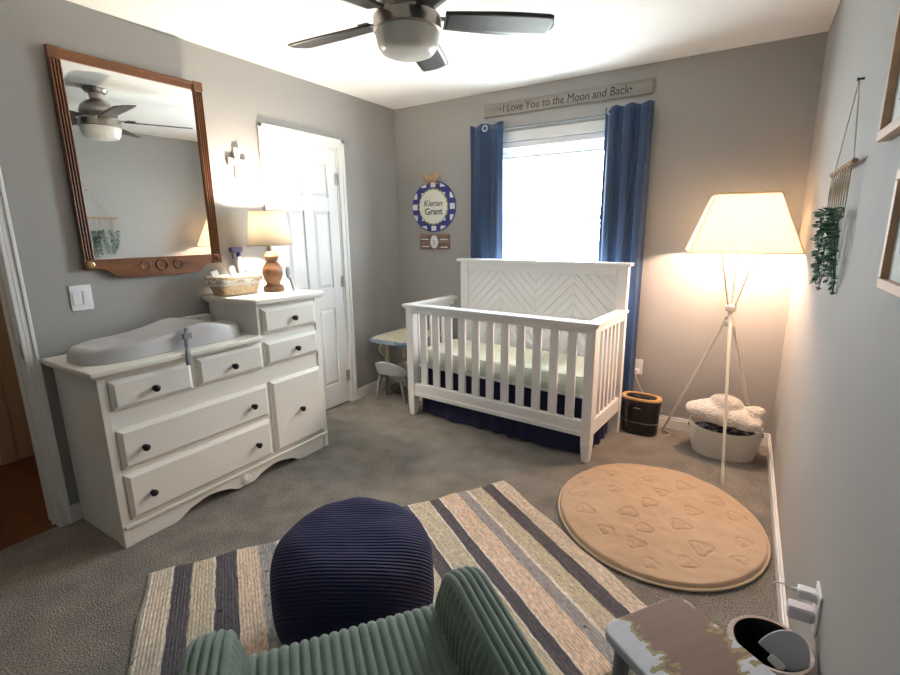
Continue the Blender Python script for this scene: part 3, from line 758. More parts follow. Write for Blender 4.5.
for s_ in (-1, 1):
    def bow(u, v, s_=s_):
        a = 2 * pi * u; r = .046 * sin(pi * (.12 + .8 * v)); L_ = .100 * v
        return (-.012 + s_ * L_ * .9, -.022 - .016 * cos(a) * sin(pi * (.1 + .85 * v)), .226 + .03 * v + r * sin(a) * .8 + (.012 if s_ > 0 else -.006) * v)
    b.surf(18, 9, bow, cu=True)
b.lathe([(0, -.016), (.014, -.012), (.017, 0), (.014, .012), (0, .016)], 14, (-.012, -.024, .222))
for s_ in (-1, 1): b.surf(6, 3, lambda u, v, s_=s_: (-.012 + s_ * (.012 + .055 * u) + .014 * (v - .5), -.02 - .003 * sin(6 * u), .214 - .03 * u + .014 * (v - .5) * s_))
b.done('burlap_bow', 'burlap', NS, smooth=70)
b = MB(); b.tube([(-.01, -.012, .225), (.005, -.006, .275), (.012, -.004, .286)], .0022, 6); b.lathe([(.004, 0), (.004, .006), (0, .007)], 10, mtx=axis_mtx((.012, -.0005, .286), (0, -1, 0))); b.done('hanger', 'twine', NS)

SS = thing('wood_sign', 'small brown wooden plaque with white oval below the round sign', 'plaque', (.403, -.001, 1.315))
b = MB()
for i, (z0, z1) in enumerate(((-.064, -.022), (-.020, .020), (.022, .064))): b.box(-.154, .154, -.012, 0, z0, z1)
b.done('plank_board', 'barn_wood', SS, smooth=0, bevel=.002)
b = MB(); b.prism(ellipse(.040, .056, 32), .0125, .016, XZ); b.done('oval_tag', 'white_paint', SS, bevel=.001)
for x0, x1, z in ((-.14, -.06, .018), (.06, .138, .016), (.065, .138, -.05), (-.13, -.055, -.045)): b = MB(); b.box(x0, x1, -.0132, -.0122, z, z + .009); b.done('white_dabs', 'white_paint', SS, smooth=0)
b = MB()
for k in range(3): b.tube([(-.016 + .004 * i, -.0165, .008 - .016 * k + .006 * sin(i * 1.7 + k)) for i in range(8)], .0013, 5)
b.done('scribble', 'ink2', SS)

LS = thing('quote_sign', 'long grey wooden board lettered above the curtain rod', 'sign', (1.503, -.001, 2.303))
b = MB(); b.box(-.613, .613, -.018, 0, -.045, .045); b.done('board', 'sign_wood', LS, smooth=0, bevel=.003)
text_mesh('I Love You to the Moon and Back', .078, Matrix.Translation((.005, -.0188, -.001)) @ Matrix.Rotation(pi / 2, 4, 'X') @ Matrix.Diagonal((.86, 1, 1, 1)), 'ink', LS, shear=.08)
b = MB()
for x in (-.475, .475):
    st = [((.011 if i % 2 == 0 else .005) * cos(pi / 2 + i * pi / 5) + x, (.011 if i % 2 == 0 else .005) * sin(pi / 2 + i * pi / 5)) for i in range(10)]
    b.prism(st, .0182, .0192, XZ)
b.done('star_marks', 'ink', LS, smooth=0)

# ------------------------------------------------------------------ crib
CRB = thing('baby_crib', 'white slatted baby crib with chevron headboard in front of window', 'crib', (.60, -.722, 0), radians(-4.6))
CW, CD = 1.455, .60
PW = .062
for x in (0, CW - PW):
    b = MB(); b.box(x, x + PW, 0, PW, .12, .845)
    q = b.box(x, x + PW, 0, PW, 0, .12)
    for v in q:
        if v.co.z < .01: v.co.x = x + PW / 2 + (v.co.x - x - PW / 2) * .72; v.co.y = PW / 2 + (v.co.y - PW / 2) * .72
    b.done('front_post', 'crib', CRB, smooth=0, bevel=.004)
def rail_cap(x0, x1, y0, y1, name='rail_cap', z=.845):
    b = MB(); b.box(x0, x1, y0, y1, z + .012, z + .030); b.box(x0 + .008, x1 - .008, y0 + .008, y1 - .008, z, z + .012)
    return b.done(name, 'crib', CRB, smooth=0, bevel=.004)
rail_cap(-.022, CW + .022, -.018, PW + .006, 'front_rail_cap')
bx('front_top_rail', 'crib', PW, CW - PW, .010, .048, .808, .845, CRB)
bx('front_bottom_rail', 'crib', PW, CW - PW, .008, .050, .165, .262, CRB, bevel=.004)
bx('front_rail_lip', 'crib', PW, CW - PW, .002, .009, .165, .195, CRB, bevel=.003)
def slat(x0, x1, y0, y1):
    b = MB(); b.box(x0, x1, y0, y1, .260, .810); return b.done('slat', 'crib', CRB, smooth=0, bevel=.003)
NSL = 11; sw_ = .058; gap = (CW - 2 * PW - NSL * sw_) / (NSL + 1)
s0 = None
for i in range(NSL):
    x = PW + gap + i * (sw_ + gap)
    if s0 is None: s0 = slat(0, sw_, .020, .038); s0.location.x = x
    else:
        c = s0.copy(); COL.objects.link(c); c.parent = CRB; c.location.x = x
for sx in (0, 1):
    xa = .006 if sx == 0 else CW - .048; xb = xa + .042
    rail_cap(xa - .018, xb + .018, PW + .006, CD - .006, 'side_rail_cap')
    bx('side_top_rail', 'crib', xa, xb, PW, CD - .04, .808, .845, CRB)
    bx('side_bottom_rail', 'crib', xa, xb, PW, CD - .04, .165, .262, CRB)
    n = 6; g_ = (CD - .04 - PW - n * .030) / (n + 1)
    for i in range(n):
        yy = PW + g_ + i * (.030 + g_)
        slat(xa + .012, xa + .030, yy, yy + .030)
# headboard
hx0, hx1, hz = .118, CW - .0, 1.165
for x in (hx0, hx1 - .07):
    b = MB(); b.box(x, x + .07, CD - .045, CD, 0, hz); b.done('back_post', 'crib', CRB, smooth=0, bevel=.004)
bx('headboard_cap', 'crib', hx0 - .022, hx1 + .022, CD - .072, CD + .004, hz, hz + .022, CRB, bevel=.005)
bx('headboard_top_rail', 'crib', hx0 + .07, hx1 - .07, CD - .042, CD - .006, hz - .065, hz, CRB)
bx('headboard_bottom_rail', 'crib', hx0 + .07, hx1 - .07, CD - .042, CD - .006, .18, .30, CRB)
b = MB(); bx0, bx1 = hx0 + .07, hx1 - .07; z0, z1 = .30, hz - .065
b.box(bx0, bx1, CD - .022, CD - .010, z0, z1)
npan = 4; wdt = (bx1 - bx0) / npan; bw = .052
for k in range(npan):
    xa = bx0 + k * wdt; up = (k % 2 == 1)
    # diagonal boards: clip each slanted strip against the bay
    step = bw * sqrt(2)
    c0 = z0 - wdt
    while c0 < z1 + wdt:
        lo, hi = c0 + .0025, c0 + step - .0025
        poly = [(xa + .003, lo), (xa + wdt - .003, lo + wdt), (xa + wdt - .003, hi + wdt), (xa + .003, hi)]
        def clip(pl, lim, keep_above):
            o_ = []
            for i in range(len(pl)):
                p_, q_ = pl[i], pl[(i + 1) % len(pl)]
                a_ = (p_[1] >= lim) == keep_above; d_ = (q_[1] >= lim) == keep_above
                if a_: o_.append(p_)
                if a_ != d_:
                    f_ = (lim - p_[1]) / (q_[1] - p_[1]); o_.append((p_[0] + (q_[0] - p_[0]) * f_, lim))
            return o_
        poly = clip(clip(poly, z0, True), z1, False) if poly else poly
        if len(poly) >= 3:
            if not up: pass
            else: poly = [(2 * xa + wdt - x, z) for x, z in poly]
            b.prism(poly, -(CD - .022), -(CD - .029), XZ)
        c0 += step
b.done('chevron_panel', 'crib', CRB, smooth=0, bevel=.0016, seg=1)
b = MB()
for k in range(npan + 1): b.box(bx0 + k * wdt - .004, bx0 + k * wdt + .004, CD - .031, CD - .02, z0, z1)
b.done('panel_batten', 'crib', CRB, smooth=0)
for (z, y_) in ((.70, .12), (.55, .50), (.78, .50)):
    b = MB(); b.lathe([(.006, 0), (.006, .002), (0, .003)], 10, mtx=axis_mtx((CW - .006 + .0002, CD - .02 if y_ > .3 else .03, z), (1, 0, 0)))
    b.done('bolt', 'steel', CRB)
bx('mattress_deck', 'crib', .055, CW - .055, .065, CD - .06, .385, .398, CRB, bevel=.002)

crot = Matrix.Rotation(radians(-4.6), 4, 'Z')
def crib_pt(x, y, z): return (CRB.location + (crot @ Vector((x, y, z))))
MT = thing('crib_mattress', 'crib mattress in a pale sage green fitted sheet', 'mattress', crib_pt(CW / 2, CD / 2 + .003, .400), radians(-4.6))
def mfn(u, v):
    a = 2 * pi * u; n = 12
    c_, s_ = cos(a), sin(a); r = (abs(c_) ** n + abs(s_) ** n) ** (-1 / n)
    X, Y = (CW / 2 - .058) * r * c_, (CD / 2 - .068) * r * s_
    if v < .5: k = v * 2; return (X * k * .985, Y * k * .985, .125 + .004 * (1 - k) + .0015 * sin(20 * X * k))
    k = (v - .5) * 2
    return (X * (.985 + .015 * min(1, k * 4)), Y * (.985 + .015 * min(1, k * 4)), .122 * (1 - k) + .002)
b = MB(); g = b.surf(140, 24, mfn, cu=True); bmesh.ops.remove_doubles(b.bm, verts=b.bm.verts, dist=1e-5); b.fill([r[-1] for r in g]); b.done('sheet', 'sheet', MT, smooth=50)

SK = thing('crib_skirt', 'dark navy crib skirt hanging under the mattress to the carpet', 'crib skirt', crib_pt(CW / 2, CD / 2, 0), radians(-4.6))
def skfn(u, v):
    n = 14; a = 2 * pi * u; c_, s_ = cos(a), sin(a); r = (abs(c_) ** n + abs(s_) ** n) ** (-1 / n)
    fl = .012 * v
    X, Y = (CW / 2 - .068 + fl) * r * c_, (CD / 2 - .078 + fl) * r * s_
    w_ = .011 * v * sin(u * 2 * pi * 31 + 2 * sin(u * 40)) + .008 * v * sin(u * 2 * pi * 12 + 1)
    nrm = Vector((c_, s_)); X += nrm.x * w_; Y += nrm.y * w_
    z = .383 * (1 - v) + .004 + .006 * v * (1 + sin(u * 61))
    return (X, Y, z)
b = MB(); b.surf(420, 14, skfn, cu=True); b.done('skirt_cloth', 'navy_skirt', SK, smooth=80)

# ------------------------------------------------------------------ kids' table, chair, bowl
KT = thing('kids_table', 'small cream kids table with wavy blue edge in the corner', 'table', (.335, -.375, 0))
def wavy(w, h, amp, n, sc=1):
    o_ = []
    for i in range(240):
        a = 2 * pi * i / 240; c_, s_ = cos(a), sin(a); e = 6
        r = (abs(c_) ** e + abs(s_) ** e) ** (-1 / e); k = 1 + amp * sin(n * a)
        o_.append((w / 2 * r * c_ * k * sc, h / 2 * r * s_ * k * sc))
    return o_
b = MB(); b.prism(wavy(.455, .53, .022, 16), .512, .540); b.done('tabletop', 'blue_edge', KT, smooth=50, bevel=.004)
b = MB(); b.prism(wavy(.41, .485, .03, 16), .5402, .546); b.done('top_panel', 'cream_print', KT, smooth=50, bevel=.002)
for x in (-.195, .165):
    for y in (-.06, .19): bx('leg', 'cream_wood', x, x + .03, y, y + .03, 0, .515, KT, bevel=.003)
for x in (-.195, .165): bx('stretcher', 'cream_wood', x + .004, x + .026, -.03, .19, .19, .22, KT)
bx('stretcher', 'cream_wood', -.165, .165, -.053, -.035, .14, .19, KT); bx('apron', 'cream_wood', -.165, .165, -.055, -.038, .455, .515, KT)
for x in (-.200, .170):
    b = MB(); b.prism([(-.06, .5)] + [(-.075 - .055 * sin(pi * k / 14), .5 - .15 * k / 14) for k in range(15)] + [(-.06, .35)], x, x + .02, Matrix(((0, 0, 1, 0), (1, 0, 0, 0), (0, 1, 0, 0), (0, 0, 0, 1))))
    b.done('bracket', 'cream_wood', KT, smooth=50, bevel=.003)
bx('shelf', 'cream_wood', -.19, .19, -.035, .21, .222, .236, KT)
b = MB(); b.lathe([(0, .006), (.05, .006), (.052, 0), (.058, 0), (.075, .02), (.094, .06), (.098, .085), (.094, .085), (.088, .06), (.068, .022), (0, .014)], 32, (.36, -.31, .2365))
tag(b.done('bowl', 'ceramic'), 'white bowl on the shelf under the kids table', 'bowl')

KC = thing('kids_chair', 'little grey plastic kids chair with low curved back before the kids table', 'chair', (.300, -.535, 0))
b = MB(); b.prism([(.135 * cos(2 * pi * i / 40), .075 * sin(2 * pi * i / 40) + .008) for i in range(40)], .240, .258); b.done('seat', 'grey_plastic', KC, smooth=40, bevel=.005)
def kb(u, v):
    a = radians(180 + 180 * u); rx = .165 - .012 * (1 - v); ry = .080 - .006 * (1 - v)
    top = .250 + .105 * max(0, sin(pi * (.04 + .92 * u))) ** .75
    z = .238 + (top - .238) * v
    return (rx * cos(a), ry * sin(a) + .01 - .01 * v, z)
b = MB(); b.surf(40, 8, kb); b.done('backrest', 'grey_plastic', KC, smooth=60, solid=.012)
for x, y, fx, fy in ((-.10, -.03, -.138, -.062), (.10, -.03, .146, -.02), (-.10, .05, -.135, .080), (.10, .05, .13, .080)):
    b = MB(); b.tube([(x, y, .242), (fx, fy, 0.0)], [.016, .010], 12); b.done('leg', 'grey_leg', KC)

# ------------------------------------------------------------------ floor lamp
FX, FY = 2.693, -.300
FL = thing('floor_lamp', 'lit cream floor lamp on crossed tripod legs in the corner', 'lamp', (FX, FY, 0))
feet = [(2.756, -.697), (2.357, -.082), (2.918, -.055)]
for fx, fy in feet:
    d_ = Vector((fx - FX, fy - FY, 0)).normalized()
    b = MB()
    p0 = Vector((fx - FX, fy - FY, .0)); pw_ = d_ * .014 + Vector((0, 0, .885))
    # each leg passes through the waist and carries on up to the shade on the far side
    p2 = -d_ * .115 + Vector((0, 0, 1.275))
    b.tube([p0, pw_], [.0085, .0085], 12); b.done('leg', 'lamp_white', FL)
    b = MB(); b.tube([-d_ * .008 + Vector((0, 0, .905)), p2], [.0055, .0055], 10); b.done('upper_strut', 'lamp_white', FL)
for z, r in ((.845, .024), (.935, .026)):
    b = MB(); b.lathe([(.012, z - .022), (r, z - .016), (r + .003, z), (r, z + .016), (.012, z + .022)], 20); b.done('collar', 'lamp_white', FL)
b = MB(); b.lathe([(.013, .84), (.010, .89), (.013, .94)], 16); b.tube([(0, 0, .93), (0, 0, 1.28)], .005, 8); b.lathe([(.016, 1.27), (.018, 1.28), (.018, 1.313)], 14); b.done('stem', 'lamp_white', FL)
b = MB(); b.lathe([(0, 1.312), (.016, 1.315), (.034, 1.348), (.030, 1.376), (0, 1.39)], 18); b.done('bulb', 'bulb', FL)
rot = Matrix.Rotation(radians(8), 4, 'Z')
zb, zt_, hb_, ht_ = 1.268, 1.588, .262, .150
def sq(h, z): return [rot @ Vector((x * h, y * h, z)) for x, y in ((-1, -1), (1, -1), (1, 1), (-1, 1))]
lo, hi = sq(hb_, zb), sq(ht_, zt_)
b = MB()
for k in range(4):
    A, B_, C_, D_ = lo[k], lo[(k + 1) % 4], hi[(k + 1) % 4], hi[k]
    b.surf(6, 6, lambda u, v: A.lerp(B_, u).lerp(D_.lerp(C_, u), v))
bmesh.ops.remove_doubles(b.bm, verts=b.bm.verts, dist=1e-4)
sh = b.done('lamp_shade', 'floor_shade', FL, smooth=0, solid=.002)
b = MB()
for k in range(4):
    b.tube([lo[k], hi[k]], .0028, 6); b.tube([lo[k], lo[(k + 1) % 4]], .0028, 6); b.tube([hi[k], hi[(k + 1) % 4]], .0028, 6)
b.done('shade_binding', 'seam', sh)
b = MB(); b.face([q * 1 + Vector((0, 0, -.012)) for q in sq(ht_ * 1.0 + .002, zt_)]); b.done('top_diffuser', 'diffuser', sh, smooth=0, solid=.002)
b = MB()
for k in range(4): b.tube([Vector((0, 0, 1.34)), hi[k] * .9 + Vector((0, 0, hi[k].z * .1 - .02))], .002, 6)
b.done('shade_carrier', 'lamp_white', FL)

# ------------------------------------------------------------------ humidifier, outlet, cord
HM = thing('humidifier', 'black oval humidifier with honey wood rim beside the crib', 'humidifier', (2.218, -.178, 0), radians(-4))
def oval(r, n=48, e=2.6, k=.60):
    o_ = []
    for i in range(n):
        a = 2 * pi * i / n; c_, s_ = cos(a), sin(a); q = (abs(c_) ** e + abs(s_) ** e) ** (-1 / e); o_.append((r * q * c_, r * k * q * s_))
    return o_
def loft(b, rings):
    g = [[b.bm.verts.new((x, y, z)) for x, y in oval(r)] for r, z in rings]
    for i in range(len(g) - 1):
        for k in range(48): b.bm.faces.new((g[i][k], g[i][(k + 1) % 48], g[i + 1][(k + 1) % 48], g[i + 1][k]))
    return g
b = MB(); g = loft(b, [(.112, 0), (.118, .006), (.122, .09)]); b.fill(list(reversed(g[0]))); b.fill(g[-1]); b.done('water_base', 'humid_black', HM, smooth=50)
b = MB(); loft(b, [(.1235, .09), (.1245, .0915), (.1235, .094)]); b.done('seam_line', 'grey_line', HM)
b = MB(); g = loft(b, [(.122, .094), (.131, .23), (.131, .252), (.127, .258)]); b.fill(list(reversed(g[0]))); b.fill(g[-1]); b.done('tank', 'humid_black', HM, smooth=50)
b = MB(); loft(b, [(.1325, .252), (.1335, .262), (.128, .268), (.104, .266), (.102, .259)]); b.done('wood_rim', 'humid_wood', HM, smooth=50)
b = MB(); g = loft(b, [(.100, .259), (.098, .263), (.060, .262), (.056, .268), (.030, .270)]); b.fill(g[-1]); b.done('mist_outlet', 'humid_black', HM, smooth=40)
b = MB(); b.box(-.028, .016, -.0815, -.0785, .196, .203); b.done('badge', 'grey_line', HM)
OT = thing('wall_outlet', 'white wall outlet low on the wall behind the humidifier', 'outlet', (2.146, 0, .425))
b = MB(); b.prism(rounded_rect(.072, .115, .005, 3), 0, .006, XZ); b.done('outlet_plate', 'plate', OT, bevel=.002)
for z in (-.028, .028):
    b = MB(); b.prism(rounded_rect(.03, .026, .008, 4, 0, z), .006, .0085, XZ); b.done('receptacle', 'plate', OT)
PG = thing('power_cord', 'white plug and cord of the humidifier dropping from the outlet', 'cord', (2.146, -.0095, .397))
b = MB(); b.box(-.014, .014, -.026, 0, -.016, .016); b.done('plug', 'plate', PG, bevel=.004)
b = MB()
path = [(0, -.024, -.012), (.004, -.034, -.035), (.03, -.034, -.10), (.06, -.03, -.16), (.085, -.03, -.24), (.150, -.03, -.29), (.195, -.035, -.255), (.165, -.04, -.225), (.175, -.05, -.30), (.22, -.06, -.38), (.27, -.10, -.393), (.24, -.16, -.393)]
def smoothpath(p, n=8):
    p = [Vector(q) for q in p]; o_ = []
    for i in range(len(p) - 1):
        a, b_, c_, d_ = p[max(i - 1, 0)], p[i], p[i + 1], p[min(i + 2, len(p) - 1)]
        for k in range(n):
            t_ = k / n; o_.append(.5 * ((2 * b_) + (c_ - a) * t_ + (2 * a - 5 * b_ + 4 * c_ - d_) * t_ ** 2 + (3 * b_ - a - 3 * c_ + d_) * t_ ** 3))
    o_.append(p[-1]); return o_
b.tube(smoothpath(path), .0028, 8); b.done('cord', 'cable', PG)

# ------------------------------------------------------------------ storage basket + blanket
SBK = thing('storage_basket', 'off white fabric storage basket under the floor lamp', 'basket', (2.735, -.245, 0))
def sb(u, v):
    a = 2 * pi * u; c_, s_ = cos(a), sin(a)
    rx = .172 + .028 * v; ry = .128 + .018 * v
    z = .002 + (.178 + .022 * c_ * 0 + .02 * abs(c_) ** 4) * v
    k = 1 + .03 * sin(pi * v)
    return (rx * k * c_, ry * k * s_, z)
b = MB(); g = b.surf(64, 18, sb, cu=True); b.fill(list(reversed([r[0] for r in g]))); b.done('basket_body', 'fabric_bin', SBK, smooth=60, solid=.006)
b = MB()
for s_ in (-1, 1): b.prism(rounded_rect(.016, .050, .007, 4), -.003, .003, Matrix.Translation((s_ * .203, -.02, .165)) @ Matrix.Rotation(pi / 2, 4, 'Y'))
b.done('handle_hole_shade', 'black', SBK)  # solid black plates on the sides stand in for the shade inside handle holes
b = MB()
def clf(u, v):
    a = 2 * pi * u; r = v
    return (.176 * r * cos(a), .122 * r * sin(a), .150 + .035 * (1 - r * r) + .008 * sin(5 * a) * r)
b.surf(48, 10, clf, cu=True); bmesh.ops.remove_doubles(b.bm, verts=b.bm.verts, dist=1e-5)
o = b.done('folded_cloth', 'pattern_cloth', smooth=70, loc=(2.735, -.245, 0)); tag(o, 'dark navy patterned cloth filling the fabric storage basket', 'cloth')
def blob(name, m, ells, voxel, loc, noise_amp):
    b = MB()
    for (cx, cy, cz, rx, ry, rz, ang) in ells:
        mt = Matrix.Translation((cx, cy, cz)) @ Matrix.Rotation(radians(ang), 4, 'Y') @ Matrix.Diagonal((rx, ry, rz, 1))
        bmesh.ops.create_uvsphere(b.bm, u_segments=28, v_segments=18, radius=1, matrix=mt)
    o = b.done(name, m, smooth=0, loc=loc)
    r = o.modifiers.new('remesh', 'REMESH'); r.mode = 'VOXEL'; r.voxel_size = voxel; r.use_smooth_shade = True
    s_ = o.modifiers.new('smooth', 'SMOOTH'); s_.factor = .8; s_.iterations = 6
    tx = bpy.data.textures.new(name, 'CLOUDS'); tx.noise_scale = .05
    dm = o.modifiers.new('disp', 'DISPLACE'); dm.texture = tx; dm.strength = noise_amp; dm.mid_level = .5
    return o
o = blob('sherpa_blanket', 'sherpa', [(-.06, -.05, .288, .135, .115, .068, 8), (-.01, -.03, .345, .095, .085, .052, 4), (-.155, -.04, .278, .075, .09, .045, 20), (.06, -.06, .276, .11, .10, .055, 10),
    (.135, -.035, .312, .068, .055, .038, -14), (.150, -.055, .258, .050, .075, .042, 20), (.10, -.115, .258, .085, .045, .038, 0), (-.02, -.115, .268, .09, .05, .042, 10)], .008, (2.735, -.262, 0), .014)
tag(o, 'fluffy cream sherpa blanket heaped on the fabric storage basket', 'blanket')

# ------------------------------------------------------------------ rugs
RL, RW = 1.745, 1.20
ru = atan2(.835, .55)
beige, olive, dark, pink, grey_, wht = (.58, .51, .42), (.54, .48, .37), (.11, .105, .118), (.66, .53, .42), (.33, .32, .32), (.72, .69, .63)
stops = [(0, wht), (.022, beige), (.094, wht), (.102, dark), (.164, olive), (.250, wht), (.257, dark), (.335, pink), (.424, grey_), (.505, wht), (.512, olive), (.60, dark), (.67, pink), (.76, grey_), (.84, olive),
         (.93, dark), (1.0, beige), (1.095, dark), (1.155, wht), (1.165, olive), (1.262, wht), (1.27, dark), (1.325, wht), (1.332, pink), (1.432, grey_), (1.492, wht), (1.50, olive), (1.585, dark), (1.652, beige), (1.755, wht)]
M['rag_rug'] = mat_stripes('striped rag rug', stops, RL)
b = MB()
def rfn(u, v):
    x, y = RL * u, -RW * v
    e = min(u * RL, (1 - u) * RL, v * RW, (1 - v) * RW)
    z = .009 if e > 1e-6 else .002
    return (x + (.005 * sin(17 * v * RW) if u in (0., 1.) else 0), y + (.006 * sin(23 * u * RL) if v in (0., 1.) else 0), z + .0012 * sin(31 * x) * sin(14 * y) * (e > .01))
b.surf(90, 60, rfn)
rug = b.done('striped_rug', 'rag_rug', smooth=60, solid=.004, loc=(.735, -2.743, .002), rotz=ru)
tag(rug, 'rectangular rag rug with beige, grey and black stripes on the carpet', 'rug')

PM = thing('round_mat', 'round sand coloured plush play mat on the carpet', 'mat', (2.488, -1.215, .004), radians(18))
MRX, MRY = .468, .515
b = MB()
random.seed(3)
motifs = []
while len(motifs) < 26:
    a = random.uniform(0, 2 * pi); r = sqrt(random.random()) * .86; p_ = (MRX * r * cos(a), MRY * r * sin(a))
    if all((p_[0] - q[0]) ** 2 + (p_[1] - q[1]) ** 2 > .135 ** 2 for q in motifs): motifs.append(p_)
    if random.random() < .002: break
motifs = [(x, y, random.uniform(.026, .044), random.uniform(0, 6)) for x, y in motifs]
def mz(x, y):
    z = 0
    for mx, my, mr, ph in motifs:
        d2 = (x - mx) ** 2 + (y - my) ** 2
        if d2 < .01:
            d_ = sqrt(d2); th = atan2(y - my, x - mx)
            rr_ = mr * (1 + .22 * sin(3 * th + ph))
            z -= .0065 * math.exp(-((d_ - rr_) / .0055) ** 2)
            z += .004 * math.exp(-(d_ / (mr * .6)) ** 2)
            z -= .004 * math.exp(-((d_ - rr_ * .42) / .005) ** 2) * (sin(2 * th + ph) > 0)
    z += .006 * noise.noise((x * 7, y * 7, 3.1)) + .003 * noise.noise((x * 22, y * 22, 1.7))
    return z
def matfn(u, v):
    a = 2 * pi * u
    x, y = MRX * v * cos(a), MRY * v * sin(a)
    edge = max(0, (v - .965) / .035)
    return (x, y, (.024 + mz(x, y)) * (1 - edge ** 2) + .004)
g = b.surf(300, 150, matfn, cu=True); bmesh.ops.remove_doubles(b.bm, verts=b.bm.verts, dist=1e-5); b.done('plush_top', 'play_mat', PM, smooth=80)
b = MB(); b.tube([(MRX * cos(2 * pi * i / 120), MRY * sin(2 * pi * i / 120), .007) for i in range(120)], .006, 8, closed=True); b.done('edge_binding', 'mat_edge', PM)

# ------------------------------------------------------------------ pouf
PF = thing('pouf', 'round navy corduroy pouf standing on the striped rug', 'pouf', (1.682, -2.492, .0155))
def pfn(u, v):
    a = 2 * pi * u; ph = -pi / 2 + pi * v
    c_, s_ = cos(ph), sin(ph)
    R_ = .277 * (abs(c_) ** .42); z = .200 + (.196 if s_ > 0 else .195) * math.copysign(abs(s_) ** .62, s_)
    R_ *= 1 + .012 * sin(3 * a + 1) + .010 * noise.noise((3 * cos(a), 3 * sin(a), z * 8)) - .02 * (z / .4 - .5)
    z += .012 * noise.noise((2 * cos(a) * R_ * 5, 2 * sin(a) * R_ * 5, 2))* (z > .3)
    return (R_ * cos(a), R_ * sin(a), max(z, .001))
b = MB(); b.surf(96, 60, pfn, cu=True); bmesh.ops.remove_doubles(b.bm, verts=b.bm.verts, dist=1e-5); b.done('pouf_cover', 'pouf', PF, smooth=80)

# ------------------------------------------------------------------ sage corduroy armchair
cf = Vector((-.78, .625, 0)).normalized(); cr_ = Vector((cf.y, -cf.x, 0))        # forward, right
CH = thing('armchair', 'sage green corduroy armchair in front of the navy pouf', 'armchair', (1.968, -2.822, .0), atan2(cr_.y, cr_.x))
# local axes: x = chair's right, y = forward, origin under the middle of the seat's front edge
PIT = .0235
def rib(c): return .0085 * (abs(sin(pi * c / PIT)) ** .6)
SWD = .460
def path_pt(pl, t_):
    """point and normal at arc-length t_ of a polyline in the (y, z) plane"""
    for i in range(len(pl) - 1):
        a, b_ = Vector(pl[i]), Vector(pl[i + 1]); L_ = (b_ - a).length
        if t_ <= L_ or i == len(pl) - 2:
            d_ = (b_ - a) / L_; return a + d_ * min(t_, L_), Vector((-d_.y, d_.x))
        t_ -= L_
def arc(cy, cz, r, a0, a1, n=8): return [(cy + r * cos(radians(a0 + (a1 - a0) * i / n)), cz + r * sin(radians(a0 + (a1 - a0) * i / n))) for i in range(n + 1)]
def plen(pl): return sum((Vector(pl[i + 1]) - Vector(pl[i])).length for i in range(len(pl) - 1))
seat_pl = [(-.012, .14), (-.005, .25)] + arc(-.055, .382, .052, -10, 90, 10) + [(-.30, .427), (-.50, .415)]
Ls = plen(seat_pl)
b = MB()
def seatfn(u, v):
    p_, nn = path_pt(seat_pl, Ls * v); c_ = SWD * u; h = rib(c_)
    nn = -nn if nn.y < 0 or (nn.y == 0 and nn.x < 0) else nn
    q = Vector((0, p_.x, p_.y)) + h * Vector((0, nn.x if p_.y < .4 else nn.x, nn.y))
    return (c_ - SWD / 2, q.y, q.z)
# normals should point up / forward
def path_nrm(pl, t_):
    p_, nn = path_pt(pl, t_)
    if nn.x * .6 + nn.y < 0: nn = -nn
    return p_, nn
def seatfn(u, v):
    p_, nn = path_nrm(seat_pl, Ls * v); c_ = SWD * u; h = rib(c_)
    return (c_ - SWD / 2, p_.x + h * nn.x, p_.y + h * nn.y)
b.surf(20 * 8 + 1, 40, seatfn); b.done('seat', 'sage', CH, smooth=70)
bx('seat_base', 'sage_dark', -SWD / 2, SWD / 2, -.50, -.02, .13, .36, CH, bevel=.01)
# arms: rounded slab, ribs upright on the sides and lengthwise over the top band
ATH = .088; AZ = .606; AF = -.050; AB = -.60
arm_pl = [(AF + .0, .10), (AF, .40)] + arc(AF - .135, AZ - .135, .135, 0, 90, 14)[0:] + [(-.40, AZ + .004), (AB, AZ + .004)]
La = plen(arm_pl)
def arm(x0, name='arm'):
    b = MB()
    # top band
    nr = 5
    def band(u, v):
        p_, nn = path_nrm(arm_pl, La * v); c_ = ATH * u
        h = .009 * abs(sin(pi * nr * u)) ** .6 - .012 * (abs(2 * u - 1) ** 3)
        return (x0 + c_, p_.x + h * nn.x, p_.y + h * nn.y)
    b.surf(nr * 8 + 1, 80, band)
    for side in (0, 1):
        xs = x0 if side == 0 else x0 + ATH; sg = -1 if side == 0 else 1
        # follow the arm's outline inwards: ribs rise from the floor and bend over at the top
        def sd(u, v):
            y = AF - .002 - (AF - AB) * u
            # top of the panel under the outline
            if y > AF - .135: zt2 = AZ - .135 + sqrt(max(0, .135 ** 2 - (y - (AF - .135)) ** 2))
            else: zt2 = AZ
            zt2 -= .013
            z = .10 + (zt2 - .10) * v
            h = .0105 * abs(sin(pi * (y + .55 * max(0, z - .5) ** 1.0 * .6) / .0225)) ** .6 * min(1, (1.0 - v) * 14 + .15)
            bulge = .010 * sin(pi * min(1, v)) 
            return (xs + sg * (h + bulge - .004), y, z)
        b.surf(200, 26, sd)
    b.box(x0 + .008, x0 + ATH - .008, AB + .02, AF - .02, .10, .42)
    return b.done(name, 'sage', CH, smooth=70)
arm(-SWD / 2 - ATH - .004); arm(SWD / 2 + .004)
bk = [(-.50, .12), (-.50, .40), (-.515, .55), (-.535, .66)] + arc(-.585, .67, .05, 10, 170, 10) + [(-.65, .55), (-.64, .12)]
Lb = plen(bk)
b = MB()
def backfn(u, v):
    p_, nn = path_pt(bk, Lb * v); c_ = (SWD + .0) * u; h = rib(c_)
    return (c_ - SWD / 2, p_.x - h * -nn.x * -1, p_.y + h * nn.y)
